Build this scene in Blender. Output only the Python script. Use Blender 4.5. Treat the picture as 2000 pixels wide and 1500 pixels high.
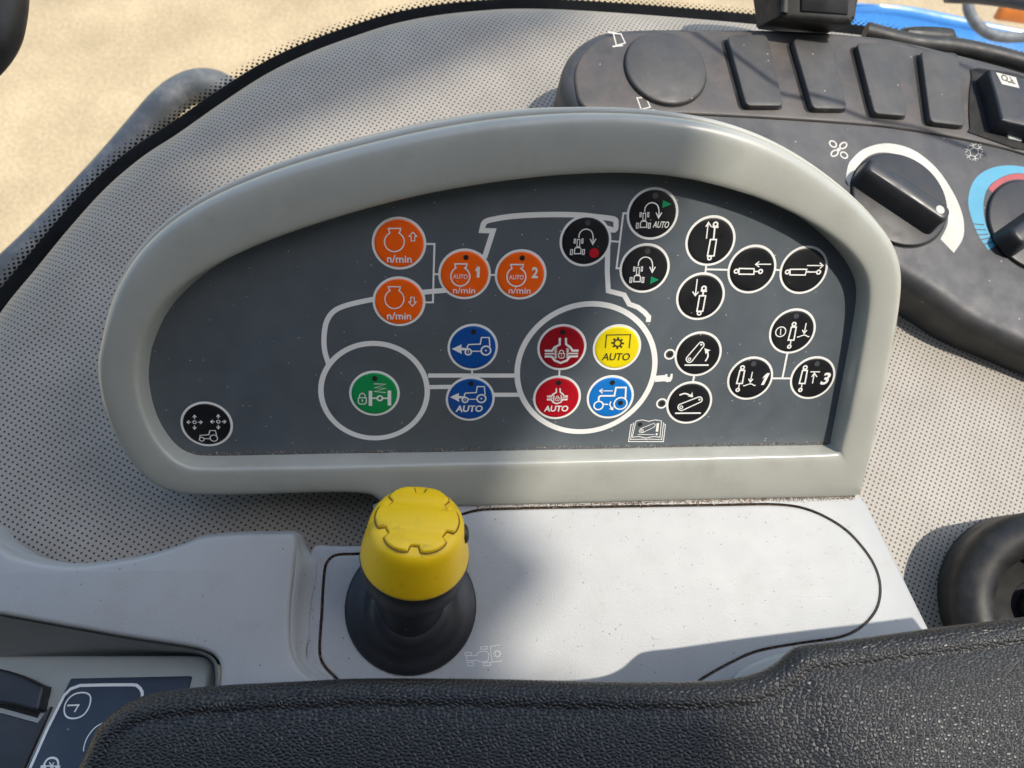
import bpy, math, random
from mathutils import Vector, Matrix
from mathutils.geometry import tessellate_polygon

# ------------------------------------------------------------------ scene, camera, light
for o in list(bpy.data.objects):
    bpy.data.objects.remove(o, do_unlink=True)
scene = bpy.context.scene
COL = scene.collection
random.seed(7)

F = 1595.0                      # focal length in photo pixels (2000 wide)
PITCH = math.radians(65)        # camera looks this far below the horizon
RIGHT = Vector((1, 0, 0))
UPV = Vector((0, math.sin(PITCH), math.cos(PITCH)))
BACK = Vector((0, -math.cos(PITCH), math.sin(PITCH)))
GROUND_Z = -2.25

cam_data = bpy.data.cameras.new('camera')
cam = bpy.data.objects.new('camera', cam_data)
COL.objects.link(cam)
cam_data.sensor_width = 36.0
cam_data.lens = F / 2000.0 * 36.0
cam_data.clip_start = 0.01
cam_data.clip_end = 500
cam.rotation_euler = (math.pi / 2 - PITCH, 0, 0)
cam_data.dof.use_dof = True
cam_data.dof.focus_distance = 0.262
cam_data.dof.aperture_fstop = 22.0
scene.camera = cam

SUN = Vector((0.466, 0.30, 0.837)).normalized()          # towards the sun, in camera axes
SUNW = RIGHT * SUN.x + UPV * SUN.y + BACK * SUN.z
world = bpy.data.worlds.new('World')
scene.world = world
world.use_nodes = True
wn = world.node_tree
wn.nodes.clear()
sky = wn.nodes.new('ShaderNodeTexSky')
sky.sky_type = 'NISHITA'
sky.sun_disc = False
sky.dust_density = 2.2
sky.air_density = 1.6
sky.sun_elevation = math.asin(SUNW.z)
sky.sun_rotation = math.atan2(SUNW.x, SUNW.y)
bg = wn.nodes.new('ShaderNodeBackground')
bg.inputs['Strength'].default_value = 0.15
wo = wn.nodes.new('ShaderNodeOutputWorld')
wn.links.new(sky.outputs[0], bg.inputs[0])
wn.links.new(bg.outputs[0], wo.inputs[0])

sl = bpy.data.lights.new('sun', 'SUN')
sl.energy = 2.5
sl.angle = math.radians(0.7)
sl.color = (1.0, 0.93, 0.82)
so = bpy.data.objects.new('sun', sl)
COL.objects.link(so)
so.rotation_euler = SUNW.to_track_quat('Z', 'Y').to_euler()

scene.view_settings.view_transform = 'Standard'
scene.view_settings.look = 'None'
scene.view_settings.exposure = 0.72
scene.view_settings.gamma = 1.0

# ------------------------------------------------------------------ helpers
def W(p):
    return RIGHT * p[0] + UPV * p[1] + BACK * p[2]

def ray(x, y):
    return Vector(((x - 1000) / F, (750 - y) / F, -1.0))

class Plane:
    """A real plane of the place: normal, offset, two axes (camera axes, metres)."""
    def __init__(s, n, k, udir=None):
        s.n = Vector(n).normalized(); s.k = k
        s.u = Vector((0, 1, 0)).cross(s.n).normalized() if udir is None else (Vector(udir) - s.n * Vector(udir).dot(s.n)).normalized()
        s.v = s.n.cross(s.u)
    def hit(s, x, y, h=0.0):
        d = ray(x, y)
        return d * ((s.k + h) / s.n.dot(d))
    def uv(s, x, y, h=0.0):
        p = s.hit(x, y, h)
        return (p.dot(s.u), p.dot(s.v))
    def P(s, a, h=0.0):
        return s.u * a[0] + s.v * a[1] + s.n * (s.k + h)
    def scale(s, x, y):
        a = s.uv(x - 2, y); b = s.uv(x + 2, y)
        return math.hypot(b[0] - a[0], b[1] - a[1]) / 4

def catmull(pts, closed=False, n=6):
    out = []; N = len(pts)
    rng = N if closed else N - 1
    D = len(pts[0])
    for i in range(rng):
        if closed:
            p0, p1, p2, p3 = pts[(i - 1) % N], pts[i], pts[(i + 1) % N], pts[(i + 2) % N]
        else:
            p1, p2 = pts[i], pts[i + 1]
            p0 = pts[i - 1] if i > 0 else tuple(2 * a - b for a, b in zip(p1, p2))
            p3 = pts[i + 2] if i + 2 < N else tuple(2 * b - a for a, b in zip(p1, p2))
        for j in range(n):
            t = j / n
            out.append(tuple(0.5 * (2 * p1[k] + (p2[k] - p0[k]) * t + (2 * p0[k] - 5 * p1[k] + 4 * p2[k] - p3[k]) * t * t
                       + (-p0[k] + 3 * p1[k] - 3 * p2[k] + p3[k]) * t ** 3) for k in range(D)))
    if not closed:
        out.append(tuple(pts[-1]))
    return out

def area2(p):
    return sum(p[i][0] * p[(i + 1) % len(p)][1] - p[(i + 1) % len(p)][0] * p[i][1] for i in range(len(p))) / 2

def offset(poly, d, closed=True):
    """move a closed outline outwards by d (negative: inwards)"""
    s = 1 if (area2(poly) > 0 or not closed) else -1
    N = len(poly); out = []
    for i in range(N):
        if closed:
            a, b, c = poly[i - 1], poly[i], poly[(i + 1) % N]
        else:
            b = poly[i]; a = poly[max(i - 1, 0)]; c = poly[min(i + 1, N - 1)]
        tx, ty = c[0] - a[0], c[1] - a[1]
        l = math.hypot(tx, ty) or 1
        out.append((b[0] + s * ty / l * d, b[1] - s * tx / l * d))
    return out

def lerp2(a, b, t):
    return [(p[0] + (q[0] - p[0]) * t, p[1] + (q[1] - p[1]) * t) for p, q in zip(a, b)]

def smooth01(a, b, x):
    t = min(1, max(0, (x - a) / (b - a)))
    return t * t * (3 - 2 * t)

class MB:
    """collects vertices (camera axes) and faces of ONE mesh"""
    def __init__(s): s.v = []; s.f = []; s.uvs = None
    def add(s, verts, faces):
        b = len(s.v); s.v += [Vector(p) for p in verts]
        s.f += [tuple(i + b for i in f) for f in faces]
        return b
    def loft(s, rings, closed=True, cap0=False, cap1=False):
        n = len(rings[0]); b = len(s.v)
        for r in rings: s.v += [Vector(p) for p in r]
        for k in range(len(rings) - 1):
            for i in range(n if closed else n - 1):
                j = (i + 1) % n
                s.f.append((b + k * n + i, b + k * n + j, b + (k + 1) * n + j, b + (k + 1) * n + i))
        if cap0: s.f.append(tuple(b + i for i in range(n)))
        if cap1: s.f.append(tuple(b + (len(rings) - 1) * n + i for i in range(n)))
        return s
    def fill(s, pl, loops, h):
        b = len(s.v)
        for lp in loops: s.v += [pl.P(a, h) for a in lp]
        tris = tessellate_polygon([[Vector((a[0], a[1], 0)) for a in lp] for lp in loops])
        s.f += [tuple(b + i for i in t) for t in tris]
        return s
    def tube(s, pts, rad, n=12, caps=True):
        rings = []
        N = len(pts); pts = [Vector(p) for p in pts]
        ref = None
        for i, p in enumerate(pts):
            t = (pts[min(i + 1, N - 1)] - pts[max(i - 1, 0)]).normalized()
            if ref is None:
                ref = t.cross(Vector((0.3, 0.5, 0.81))).normalized()
            ref = (ref - t * ref.dot(t)).normalized()
            bn = t.cross(ref)
            r = rad[i] if isinstance(rad, (list, tuple)) else rad
            rings.append([p + (ref * math.cos(2 * math.pi * k / n) + bn * math.sin(2 * math.pi * k / n)) * r for k in range(n)])
        return s.loft(rings, True, caps, caps)
    def lathe(s, o, ax, prof, n=48, cap0=False, cap1=False):
        """prof: list of (radius, height along axis)"""
        ax = Vector(ax).normalized()
        e1 = ax.cross(Vector((0, 1, 0.2))).normalized(); e2 = ax.cross(e1)
        rings = [[o + ax * h + (e1 * math.cos(2 * math.pi * k / n) + e2 * math.sin(2 * math.pi * k / n)) * r for k in range(n)] for r, h in prof]
        return s.loft(rings, True, cap0, cap1)
    def build(s, name, mat, parent=None, smooth=True, angle=40, base=None, recalc=True):
        me = bpy.data.meshes.new(name)
        ws = [W(p) for p in s.v]
        if parent is not None: loc = parent['_loc'] if '_loc' in parent else (0, 0, 0)
        elif base is not None: loc = W(base)
        else:
            c = sum(ws, Vector()) / len(ws); loc = Vector((c.x, c.y, min(p.z for p in ws)))
        loc = Vector(loc)
        me.from_pydata([p - loc for p in ws], [], s.f)
        if s.uvs:
            ul = me.uv_layers.new(name='UVMap')
            for l in me.loops: ul.data[l.index].uv = s.uvs[l.vertex_index]
        if recalc:
            import bmesh
            bm = bmesh.new(); bm.from_mesh(me)
            bmesh.ops.remove_doubles(bm, verts=bm.verts, dist=1e-7)
            bmesh.ops.recalc_face_normals(bm, faces=bm.faces)
            bm.to_mesh(me); bm.free()
        if smooth:
            me.shade_smooth()
            me.set_sharp_from_angle(angle=math.radians(angle))
        me.materials.append(mat)
        o = bpy.data.objects.new(name, me)
        COL.objects.link(o)
        if parent is not None:
            o.parent = parent
        else:
            o.location = loc
        o['_loc'] = tuple(loc)
        return o

def thing(name, label, cat, loc, group=None):
    o = bpy.data.objects.new(name, None)
    COL.objects.link(o)
    o.empty_display_size = 0.01
    o.location = W(loc); o['_loc'] = tuple(W(loc))
    tag(o, label, cat, group)
    return o

def tag(o, label, cat, group=None):
    o['label'] = label; o['category'] = cat
    if group: o['group'] = group
    return o

# ------------------------------------------------------------------ materials
def newmat(name):
    m = bpy.data.materials.new(name); m.use_nodes = True
    nt = m.node_tree
    return m, nt, nt.nodes['Principled BSDF']

def N(nt, t, **kw):
    n = nt.nodes.new(t)
    for k, v in kw.items():
        if k in n.inputs: n.inputs[k].default_value = v
        else: setattr(n, k, v)
    return n

def rgba(c): return (c[0], c[1], c[2], 1)

def plastic(name, col, rough=0.5, var=0.06, grain=2500, bump=0.12, bdist=0.0001, dirt=0.0, dirtcol=(0.16, 0.10, 0.06), dscale=120,
            specks=0.0, speckcol=(0.6, 0.57, 0.5), spscale=420, spec=0.5, rvar=0.1, coat=0.0, sprad=0.16, dlo=0.5, dhi=0.8):
    m, nt, b = newmat(name)
    L = nt.links.new
    tc = N(nt, 'ShaderNodeTexCoord')
    n1 = N(nt, 'ShaderNodeTexNoise', Scale=60.0, Detail=6.0, Roughness=0.6); L(tc.outputs['Object'], n1.inputs['Vector'])
    mr = N(nt, 'ShaderNodeMapRange'); mr.inputs[1].default_value = 0.3; mr.inputs[2].default_value = 0.7
    mr.inputs[3].default_value = 1 - var; mr.inputs[4].default_value = 1 + var
    L(n1.outputs[0], mr.inputs[0])
    mul = N(nt, 'ShaderNodeVectorMath', operation='SCALE'); mul.inputs[0].default_value = col
    L(mr.outputs[0], mul.inputs['Scale'])
    cur = mul.outputs[0]
    def mix(fac, c, cur):
        mx = N(nt, 'ShaderNodeMix', data_type='RGBA')
        L(fac, mx.inputs[0]); L(cur, mx.inputs[6]); mx.inputs[7].default_value = rgba(c)
        return mx.outputs[2]
    if dirt > 0:
        nd = N(nt, 'ShaderNodeTexNoise', Scale=float(dscale), Detail=9.0, Roughness=0.72); L(tc.outputs['Object'], nd.inputs['Vector'])
        r2 = N(nt, 'ShaderNodeMapRange'); r2.inputs[1].default_value = dlo; r2.inputs[2].default_value = dhi
        r2.inputs[3].default_value = 0; r2.inputs[4].default_value = dirt
        L(nd.outputs[0], r2.inputs[0]); cur = mix(r2.outputs[0], dirtcol, cur)
    if specks > 0:
        vo = N(nt, 'ShaderNodeTexVoronoi', Scale=float(spscale)); L(tc.outputs['Object'], vo.inputs['Vector'])
        lt = N(nt, 'ShaderNodeMapRange'); lt.inputs[1].default_value = sprad; lt.inputs[2].default_value = sprad * 0.5
        lt.inputs[3].default_value = 0; lt.inputs[4].default_value = 1
        L(vo.outputs['Distance'], lt.inputs[0])
        sx = N(nt, 'ShaderNodeSeparateColor'); L(vo.outputs['Color'], sx.inputs[0])
        gt = N(nt, 'ShaderNodeMath', operation='GREATER_THAN'); gt.inputs[1].default_value = 1 - specks
        L(sx.outputs[0], gt.inputs[0])
        mm = N(nt, 'ShaderNodeMath', operation='MULTIPLY'); L(lt.outputs[0], mm.inputs[0]); L(gt.outputs[0], mm.inputs[1])
        cur = mix(mm.outputs[0], speckcol, cur)
    L(cur, b.inputs['Base Color'])
    rr = N(nt, 'ShaderNodeMapRange'); rr.inputs[1].default_value = 0.3; rr.inputs[2].default_value = 0.7
    rr.inputs[3].default_value = max(0.02, rough - rvar); rr.inputs[4].default_value = min(1, rough + rvar)
    n3 = N(nt, 'ShaderNodeTexNoise', Scale=140.0, Detail=5.0); L(tc.outputs['Object'], n3.inputs['Vector'])
    L(n3.outputs[0], rr.inputs[0]); L(rr.outputs[0], b.inputs['Roughness'])
    b.inputs['Specular IOR Level'].default_value = spec
    b.inputs['Coat Weight'].default_value = coat
    b.inputs['Coat Roughness'].default_value = 0.2
    if bump > 0:
        ng = N(nt, 'ShaderNodeTexNoise', Scale=float(grain), Detail=2.0); L(tc.outputs['Object'], ng.inputs['Vector'])
        bp = N(nt, 'ShaderNodeBump', Strength=bump, Distance=bdist); L(ng.outputs[0], bp.inputs['Height'])
        L(bp.outputs[0], b.inputs['Normal'])
    return m

M = {}
M['bezel'] = plastic('bezel_plastic', (0.39, 0.395, 0.35), 0.33, 0.05, 2600, 0.16, dirt=0.30, dirtcol=(0.22, 0.19, 0.14), dscale=75, dlo=.52, dhi=.80, specks=0.05, speckcol=(0.10, 0.08, 0.06), spscale=150, rvar=0.05, coat=0.7)
M['shell'] = plastic('shell_plastic', (0.42, 0.42, 0.38), 0.45, 0.04)
M['gap'] = plastic('dark_gap', (0.012, 0.012, 0.012), 0.8, 0.1)
M['face'] = plastic('face_plate', (0.086, 0.104, 0.118), 0.52, 0.10, 3800, 0.30, 0.00008, dirt=0.12, dirtcol=(0.14, 0.12, 0.10), dscale=45, specks=0.16, speckcol=(0.50, 0.48, 0.44), spscale=520, sprad=0.14, spec=0.9)
M['print'] = plastic('white_print', (0.84, 0.83, 0.79), 0.5, 0.05, bump=0.0)
M['printdim'] = plastic('pale_grey_print', (0.62, 0.63, 0.62), 0.55, 0.1, bump=0.0)
def button_mat(nm, c, r=0.42): return plastic(nm, c, r, 0.06, 3600, 0.14, 0.00006, specks=0.10, speckcol=(0.5, 0.48, 0.45), spscale=520, sprad=0.11)
M['orange'] = button_mat('orange_button', (1.0, 0.125, 0.002))
M['blue'] = button_mat('blue_button', (0.001, 0.075, 0.33))
M['ltblue'] = button_mat('light_blue_button', (0.004, 0.16, 0.52))
M['green'] = button_mat('green_button', (0.002, 0.28, 0.075))
M['red'] = button_mat('dark_red_button', (0.33, 0.002, 0.010))
M['red2'] = button_mat('red_button', (0.46, 0.002, 0.012))
M['yellow'] = button_mat('yellow_button', (0.80, 0.64, 0.004))
M['black'] = button_mat('black_button', (0.008, 0.008, 0.010), 0.48)
M['darkprint'] = plastic('dark_print', (0.05, 0.045, 0.015), 0.5, 0.05, bump=0)
M['greenprint'] = plastic('green_print', (0.005, 0.25, 0.10), 0.5, 0.05, bump=0)
M['redprint'] = plastic('red_print', (0.48, 0.004, 0.012), 0.5, 0.05, bump=0)
M['lamp'] = plastic('indicator_window', (0.022, 0.020, 0.020), 0.35, 0.3, bump=0)
M['lampgrey'] = plastic('indicator_window_grey', (0.06, 0.065, 0.07), 0.4, 0.2, bump=0)
M['shelf'] = plastic('shelf_plastic', (0.36, 0.37, 0.37), 0.50, 0.012, 1700, 0.40, 0.00014, dirt=0.30, dirtcol=(0.27, 0.23, 0.19), dscale=80, dlo=.50, dhi=.82, specks=0.09, speckcol=(0.19, 0.15, 0.11), spscale=480, sprad=0.17, rvar=0.02)
M['knob'] = plastic('yellow_knob', (1.0, 0.63, 0.008), 0.40, 0.03, 900, 0.05, dirt=0.8, dirtcol=(0.28, 0.17, 0.02), dscale=110, dlo=.56, dhi=.74, rvar=0.08)
M['blackplastic'] = plastic('black_plastic', (0.020, 0.021, 0.025), 0.42, 0.12, 2200, 0.12, specks=0.06, speckcol=(0.25, 0.23, 0.2), spscale=380)
M['pod'] = plastic('pod_plastic', (0.044, 0.046, 0.052), 0.52, 0.10, 2600, 0.45, 0.00012, dirt=0.6, dirtcol=(0.105, 0.095, 0.088), dscale=60, dlo=.42, dhi=.78, specks=0.08, speckcol=(0.35, 0.33, 0.30), spscale=300, sprad=0.12)
M['deck'] = plastic('deck_plastic', (0.052, 0.050, 0.050), 0.52, 0.10, 2600, 0.45, 0.00012, dirt=0.75, dirtcol=(0.13, 0.105, 0.088), dscale=70, dlo=.40, dhi=.76, specks=0.08, speckcol=(0.35, 0.33, 0.30), spscale=300, sprad=0.12)
M['cover'] = plastic('cover_plastic', (0.042, 0.042, 0.043), 0.50, 0.10, 2600, 0.45, 0.00012, dirt=0.6, dirtcol=(0.10, 0.09, 0.08), dscale=80, dlo=.42, dhi=.76, specks=0.08, speckcol=(0.35, 0.33, 0.30), spscale=300, sprad=0.12)
M['dial'] = plastic('dial_plastic', (0.020, 0.020, 0.022), 0.45, 0.12, 2200, 0.2, dirt=0.3, dirtcol=(0.06, 0.05, 0.045), dscale=70)
M['podprint'] = plastic('pod_white_print', (0.52, 0.50, 0.45), 0.6, 0.1, bump=0, dirt=0.35, dirtcol=(0.3, 0.27, 0.22), dscale=160)
M['cyan'] = plastic('cyan_print', (0.07, 0.30, 0.44), 0.55, 0.08, bump=0, dirt=0.3, dirtcol=(0.2, 0.25, 0.28), dscale=160)
M['rose'] = plastic('red_scale_print', (0.36, 0.06, 0.07), 0.55, 0.08, bump=0)
M['rubber'] = plastic('black_rubber', (0.013, 0.013, 0.013), 0.5, 0.2, 900, 0.15, dirt=0.7, dirtcol=(0.055, 0.050, 0.040), dscale=120, dlo=.45, dhi=.75)
M['seal'] = plastic('window_seal', (0.004, 0.004, 0.004), 0.85, 0.2, 900, 0.1, spec=0.12)
M['navy'] = plastic('navy_plate', (0.022, 0.034, 0.056), 0.45, 0.08, 3000, 0.15, specks=0.08, speckcol=(0.3, 0.3, 0.3), spscale=420)
M['case'] = plastic('case_plastic', (0.36, 0.385, 0.36), 0.5, 0.05, 1800, 0.2, dirt=0.3, dirtcol=(0.22, 0.19, 0.15), dscale=60)
M['rocker'] = plastic('rocker_plastic', (0.020, 0.021, 0.026), 0.4, 0.1, 1800, 0.1, dirt=0.2, dirtcol=(0.08, 0.07, 0.06))
M['crumb'] = plastic('brown_crumb', (0.17, 0.105, 0.06), 0.9, 0.5, 3000, 0.2)
M['crumbpale'] = plastic('pale_grit', (0.50, 0.44, 0.36), 0.9, 0.5, 3000, 0.2)
M['rail'] = plastic('dusty_rail', (0.12, 0.13, 0.14), 0.6, 0.2, 300, 0.2, 0.001, dirt=0.7, dirtcol=(0.36, 0.35, 0.32), dscale=60)
M['bonnet'] = plastic('blue_paint', (0.06, 0.26, 0.62), 0.25, 0.05, bump=0, coat=0.6, dirt=0.4, dirtcol=(0.28, 0.32, 0.38), dscale=6)
M['orangelamp'] = plastic('orange_lens', (0.75, 0.22, 0.02), 0.3, 0.05, bump=0)
M['shade_slab'] = plastic('shade_slab_grey', (0.30, 0.30, 0.29), 0.8, 0.05, 400, 0.1)  # for the added shade-casting slabs
M['dirtyline'] = plastic('greasy_dirt', (0.16, 0.09, 0.008), 0.7, 0.3, bump=0)
M['darkblocker'] = plastic('sky_blocker_dark', (0.03, 0.03, 0.03), 0.9, 0.1, bump=0)  # for the added sheet that blocks sky light
M['groove'] = plastic('dirty_groove', (0.045, 0.030, 0.018), 0.9, 0.3, bump=0)
M['cable'] = plastic('cable_sheath', (0.02, 0.02, 0.02), 0.5, 0.05, bump=0)

def trim_mat():
    m, nt, b = newmat('perforated_vinyl')
    L = nt.links.new
    uv = N(nt, 'ShaderNodeUVMap'); uv.uv_map = 'UVMap'
    fr = N(nt, 'ShaderNodeVectorMath', operation='FRACTION'); L(uv.outputs[0], fr.inputs[0])
    sb = N(nt, 'ShaderNodeVectorMath', operation='SUBTRACT'); L(fr.outputs[0], sb.inputs[0]); sb.inputs[1].default_value = (0.5, 0.5, 0)
    ml = N(nt, 'ShaderNodeVectorMath', operation='MULTIPLY'); L(sb.outputs[0], ml.inputs[0]); ml.inputs[1].default_value = (1, 1, 0)
    ln = N(nt, 'ShaderNodeVectorMath', operation='LENGTH'); L(ml.outputs[0], ln.inputs[0])
    mr = N(nt, 'ShaderNodeMapRange'); mr.inputs[1].default_value = 0.24; mr.inputs[2].default_value = 0.18
    mr.inputs[3].default_value = 0; mr.inputs[4].default_value = 1; L(ln.outputs['Value'], mr.inputs[0])
    tc = N(nt, 'ShaderNodeTexCoord')
    n1 = N(nt, 'ShaderNodeTexNoise', Scale=35.0, Detail=6.0, Roughness=0.65); L(tc.outputs['Object'], n1.inputs['Vector'])
    cr = N(nt, 'ShaderNodeValToRGB')
    cr.color_ramp.elements[0].position = 0.3; cr.color_ramp.elements[0].color = (0.27, 0.245, 0.208, 1)
    cr.color_ramp.elements[1].position = 0.7; cr.color_ramp.elements[1].color = (0.345, 0.318, 0.275, 1)
    L(n1.outputs[0], cr.inputs[0])
    mx = N(nt, 'ShaderNodeMix', data_type='RGBA'); L(mr.outputs[0], mx.inputs[0]); L(cr.outputs[0], mx.inputs[6]); mx.inputs[7].default_value = (0.012, 0.011, 0.010, 1)
    L(mx.outputs[2], b.inputs['Base Color'])
    b.inputs['Roughness'].default_value = 0.5
    ng = N(nt, 'ShaderNodeTexNoise', Scale=1800.0, Detail=2.0); L(tc.outputs['Object'], ng.inputs['Vector'])
    hh = N(nt, 'ShaderNodeMath', operation='MULTIPLY_ADD'); L(mr.outputs[0], hh.inputs[0]); hh.inputs[1].default_value = -3.0
    sc = N(nt, 'ShaderNodeMath', operation='MULTIPLY'); L(ng.outputs[0], sc.inputs[0]); sc.inputs[1].default_value = 0.6
    L(sc.outputs[0], hh.inputs[2])
    bp = N(nt, 'ShaderNodeBump', Strength=0.35, Distance=0.0002); L(hh.outputs[0], bp.inputs['Height']); L(bp.outputs[0], b.inputs['Normal'])
    return m
M['trim'] = trim_mat()

def leather_mat():
    m, nt, b = newmat('black_leather')
    L = nt.links.new
    tc = N(nt, 'ShaderNodeTexCoord')
    nw = N(nt, 'ShaderNodeTexNoise', Scale=260.0, Detail=3.0); L(tc.outputs['Object'], nw.inputs['Vector'])
    w1 = N(nt, 'ShaderNodeVectorMath', operation='MULTIPLY_ADD'); L(nw.outputs['Color'], w1.inputs[0]); w1.inputs[1].default_value = (0.0011,) * 3
    mp = N(nt, 'ShaderNodeMapping'); mp.inputs['Scale'].default_value = (0.7, 1.0, 1.0); mp.inputs['Rotation'].default_value = (0, 0, 0.25)
    L(tc.outputs['Object'], mp.inputs['Vector']); L(mp.outputs[0], w1.inputs[2])
    vo = N(nt, 'ShaderNodeTexVoronoi', Scale=1080.0, feature='DISTANCE_TO_EDGE', voronoi_dimensions='2D'); L(w1.outputs[0], vo.inputs['Vector'])
    mr = N(nt, 'ShaderNodeMapRange', interpolation_type='SMOOTHSTEP'); mr.inputs[1].default_value = 0.0; mr.inputs[2].default_value = 0.40; L(vo.outputs['Distance'], mr.inputs[0])
    n2 = N(nt, 'ShaderNodeTexNoise', Scale=2600.0, Detail=2.0); L(tc.outputs['Object'], n2.inputs['Vector'])
    ad = N(nt, 'ShaderNodeMath', operation='MULTIPLY_ADD'); L(n2.outputs[0], ad.inputs[0]); ad.inputs[1].default_value = 0.18; L(mr.outputs[0], ad.inputs[2])
    bp = N(nt, 'ShaderNodeBump', Strength=0.7, Distance=0.00032); L(ad.outputs[0], bp.inputs['Height']); L(bp.outputs[0], b.inputs['Normal'])
    b.inputs['Base Color'].default_value = (0.014, 0.014, 0.015, 1)
    n4 = N(nt, 'ShaderNodeTexNoise', Scale=40.0, Detail=5.0); L(tc.outputs['Object'], n4.inputs['Vector'])
    rr = N(nt, 'ShaderNodeMapRange'); rr.inputs[1].default_value = 0.3; rr.inputs[2].default_value = 0.7; rr.inputs[3].default_value = 0.34; rr.inputs[4].default_value = 0.46
    L(n4.outputs[0], rr.inputs[0]); L(rr.outputs[0], b.inputs['Roughness'])
    b.inputs['Specular IOR Level'].default_value = 0.55
    return m
M['leather'] = leather_mat()

def ground_mat():
    m, nt, b = newmat('concrete_ground')
    L = nt.links.new
    tc = N(nt, 'ShaderNodeTexCoord')
    n1 = N(nt, 'ShaderNodeTexNoise', Scale=90.0, Detail=8.0, Roughness=0.7); L(tc.outputs['Object'], n1.inputs['Vector'])
    n2 = N(nt, 'ShaderNodeTexNoise', Scale=3.0, Detail=5.0, Roughness=0.6); L(tc.outputs['Object'], n2.inputs['Vector'])
    ad = N(nt, 'ShaderNodeMath', operation='MULTIPLY_ADD'); L(n2.outputs[0], ad.inputs[0]); ad.inputs[1].default_value = 0.5; L(n1.outputs[0], ad.inputs[2])
    cr = N(nt, 'ShaderNodeValToRGB')
    cr.color_ramp.elements[0].position = 0.52; cr.color_ramp.elements[0].color = (0.27, 0.20, 0.11, 1)
    cr.color_ramp.elements[1].position = 0.98; cr.color_ramp.elements[1].color = (0.60, 0.47, 0.29, 1)
    L(ad.outputs[0], cr.inputs[0]); L(cr.outputs[0], b.inputs['Base Color'])
    b.inputs['Roughness'].default_value = 0.9
    bp = N(nt, 'ShaderNodeBump', Strength=0.5, Distance=0.004); L(n1.outputs[0], bp.inputs['Height']); L(bp.outputs[0], b.inputs['Normal'])
    return m
M['ground'] = ground_mat()

def glass_mat():
    m, nt, b = newmat('window_glass')
    L = nt.links.new
    nt.nodes.remove(b)
    tr = N(nt, 'ShaderNodeBsdfTransparent'); tr.inputs[0].default_value = (0.97, 0.975, 0.97, 1)
    gl = N(nt, 'ShaderNodeBsdfGlossy', Roughness=0.03)
    fr = N(nt, 'ShaderNodeFresnel', IOR=1.25)
    mx = N(nt, 'ShaderNodeMixShader'); L(fr.outputs[0], mx.inputs[0]); L(tr.outputs[0], mx.inputs[1]); L(gl.outputs[0], mx.inputs[2])
    L(mx.outputs[0], nt.nodes['Material Output'].inputs[0])
    return m
M['glass'] = glass_mat()

# ------------------------------------------------------------------ the planes of the place
D0 = 0.262
PAN = Plane((0.11464735, -0.4240295, 0.89836238), 0); PAN.k = PAN.n.dot(Vector((0, 0, -D0)))
_A = PAN.hit(920, 987, .005); _B = PAN.hit(1680, 967, .005)
_L = (_B - _A).normalized(); _t = (-ray(803, 1185)).normalized()
SHE = Plane(_t - _L * _L.dot(_t), 0, _L); SHE.k = SHE.n.dot(_A)
TRI = Plane((.10, .33, .938), 0); TRI.k = TRI.n.dot(ray(900, 600) * .325)
POD = Plane((.159, .2713, .9493), 0); POD.k = POD.n.dot(ray(1300, 140) * .330)
ARM = Plane((0, .25, .97), 0); ARM.k = ARM.n.dot(ray(1430, 1330) * .205)
BOX = Plane((-.10, .50, .86), 0); BOX.k = BOX.n.dot(ray(200, 1330) * .262)
MMM = 0.001

# ------------------------------------------------------------------ printed strokes and lettering
def roundpoly(a, r, n=5):
    out = []; m = len(a)
    for i in range(m):
        p, c, q = Vector(a[i - 1]), Vector(a[i]), Vector(a[(i + 1) % m])
        d1 = (p - c).normalized(); d2 = (q - c).normalized()
        ang = d1.angle(d2); t = r / math.tan(ang / 2)
        s0 = c + d1 * t; s1 = c + d2 * t
        for k in range(n + 1):
            f = k / n
            out.append(tuple(s0 * (1 - f) ** 2 + c * 2 * f * (1 - f) + s1 * f * f))
    return out

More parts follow.
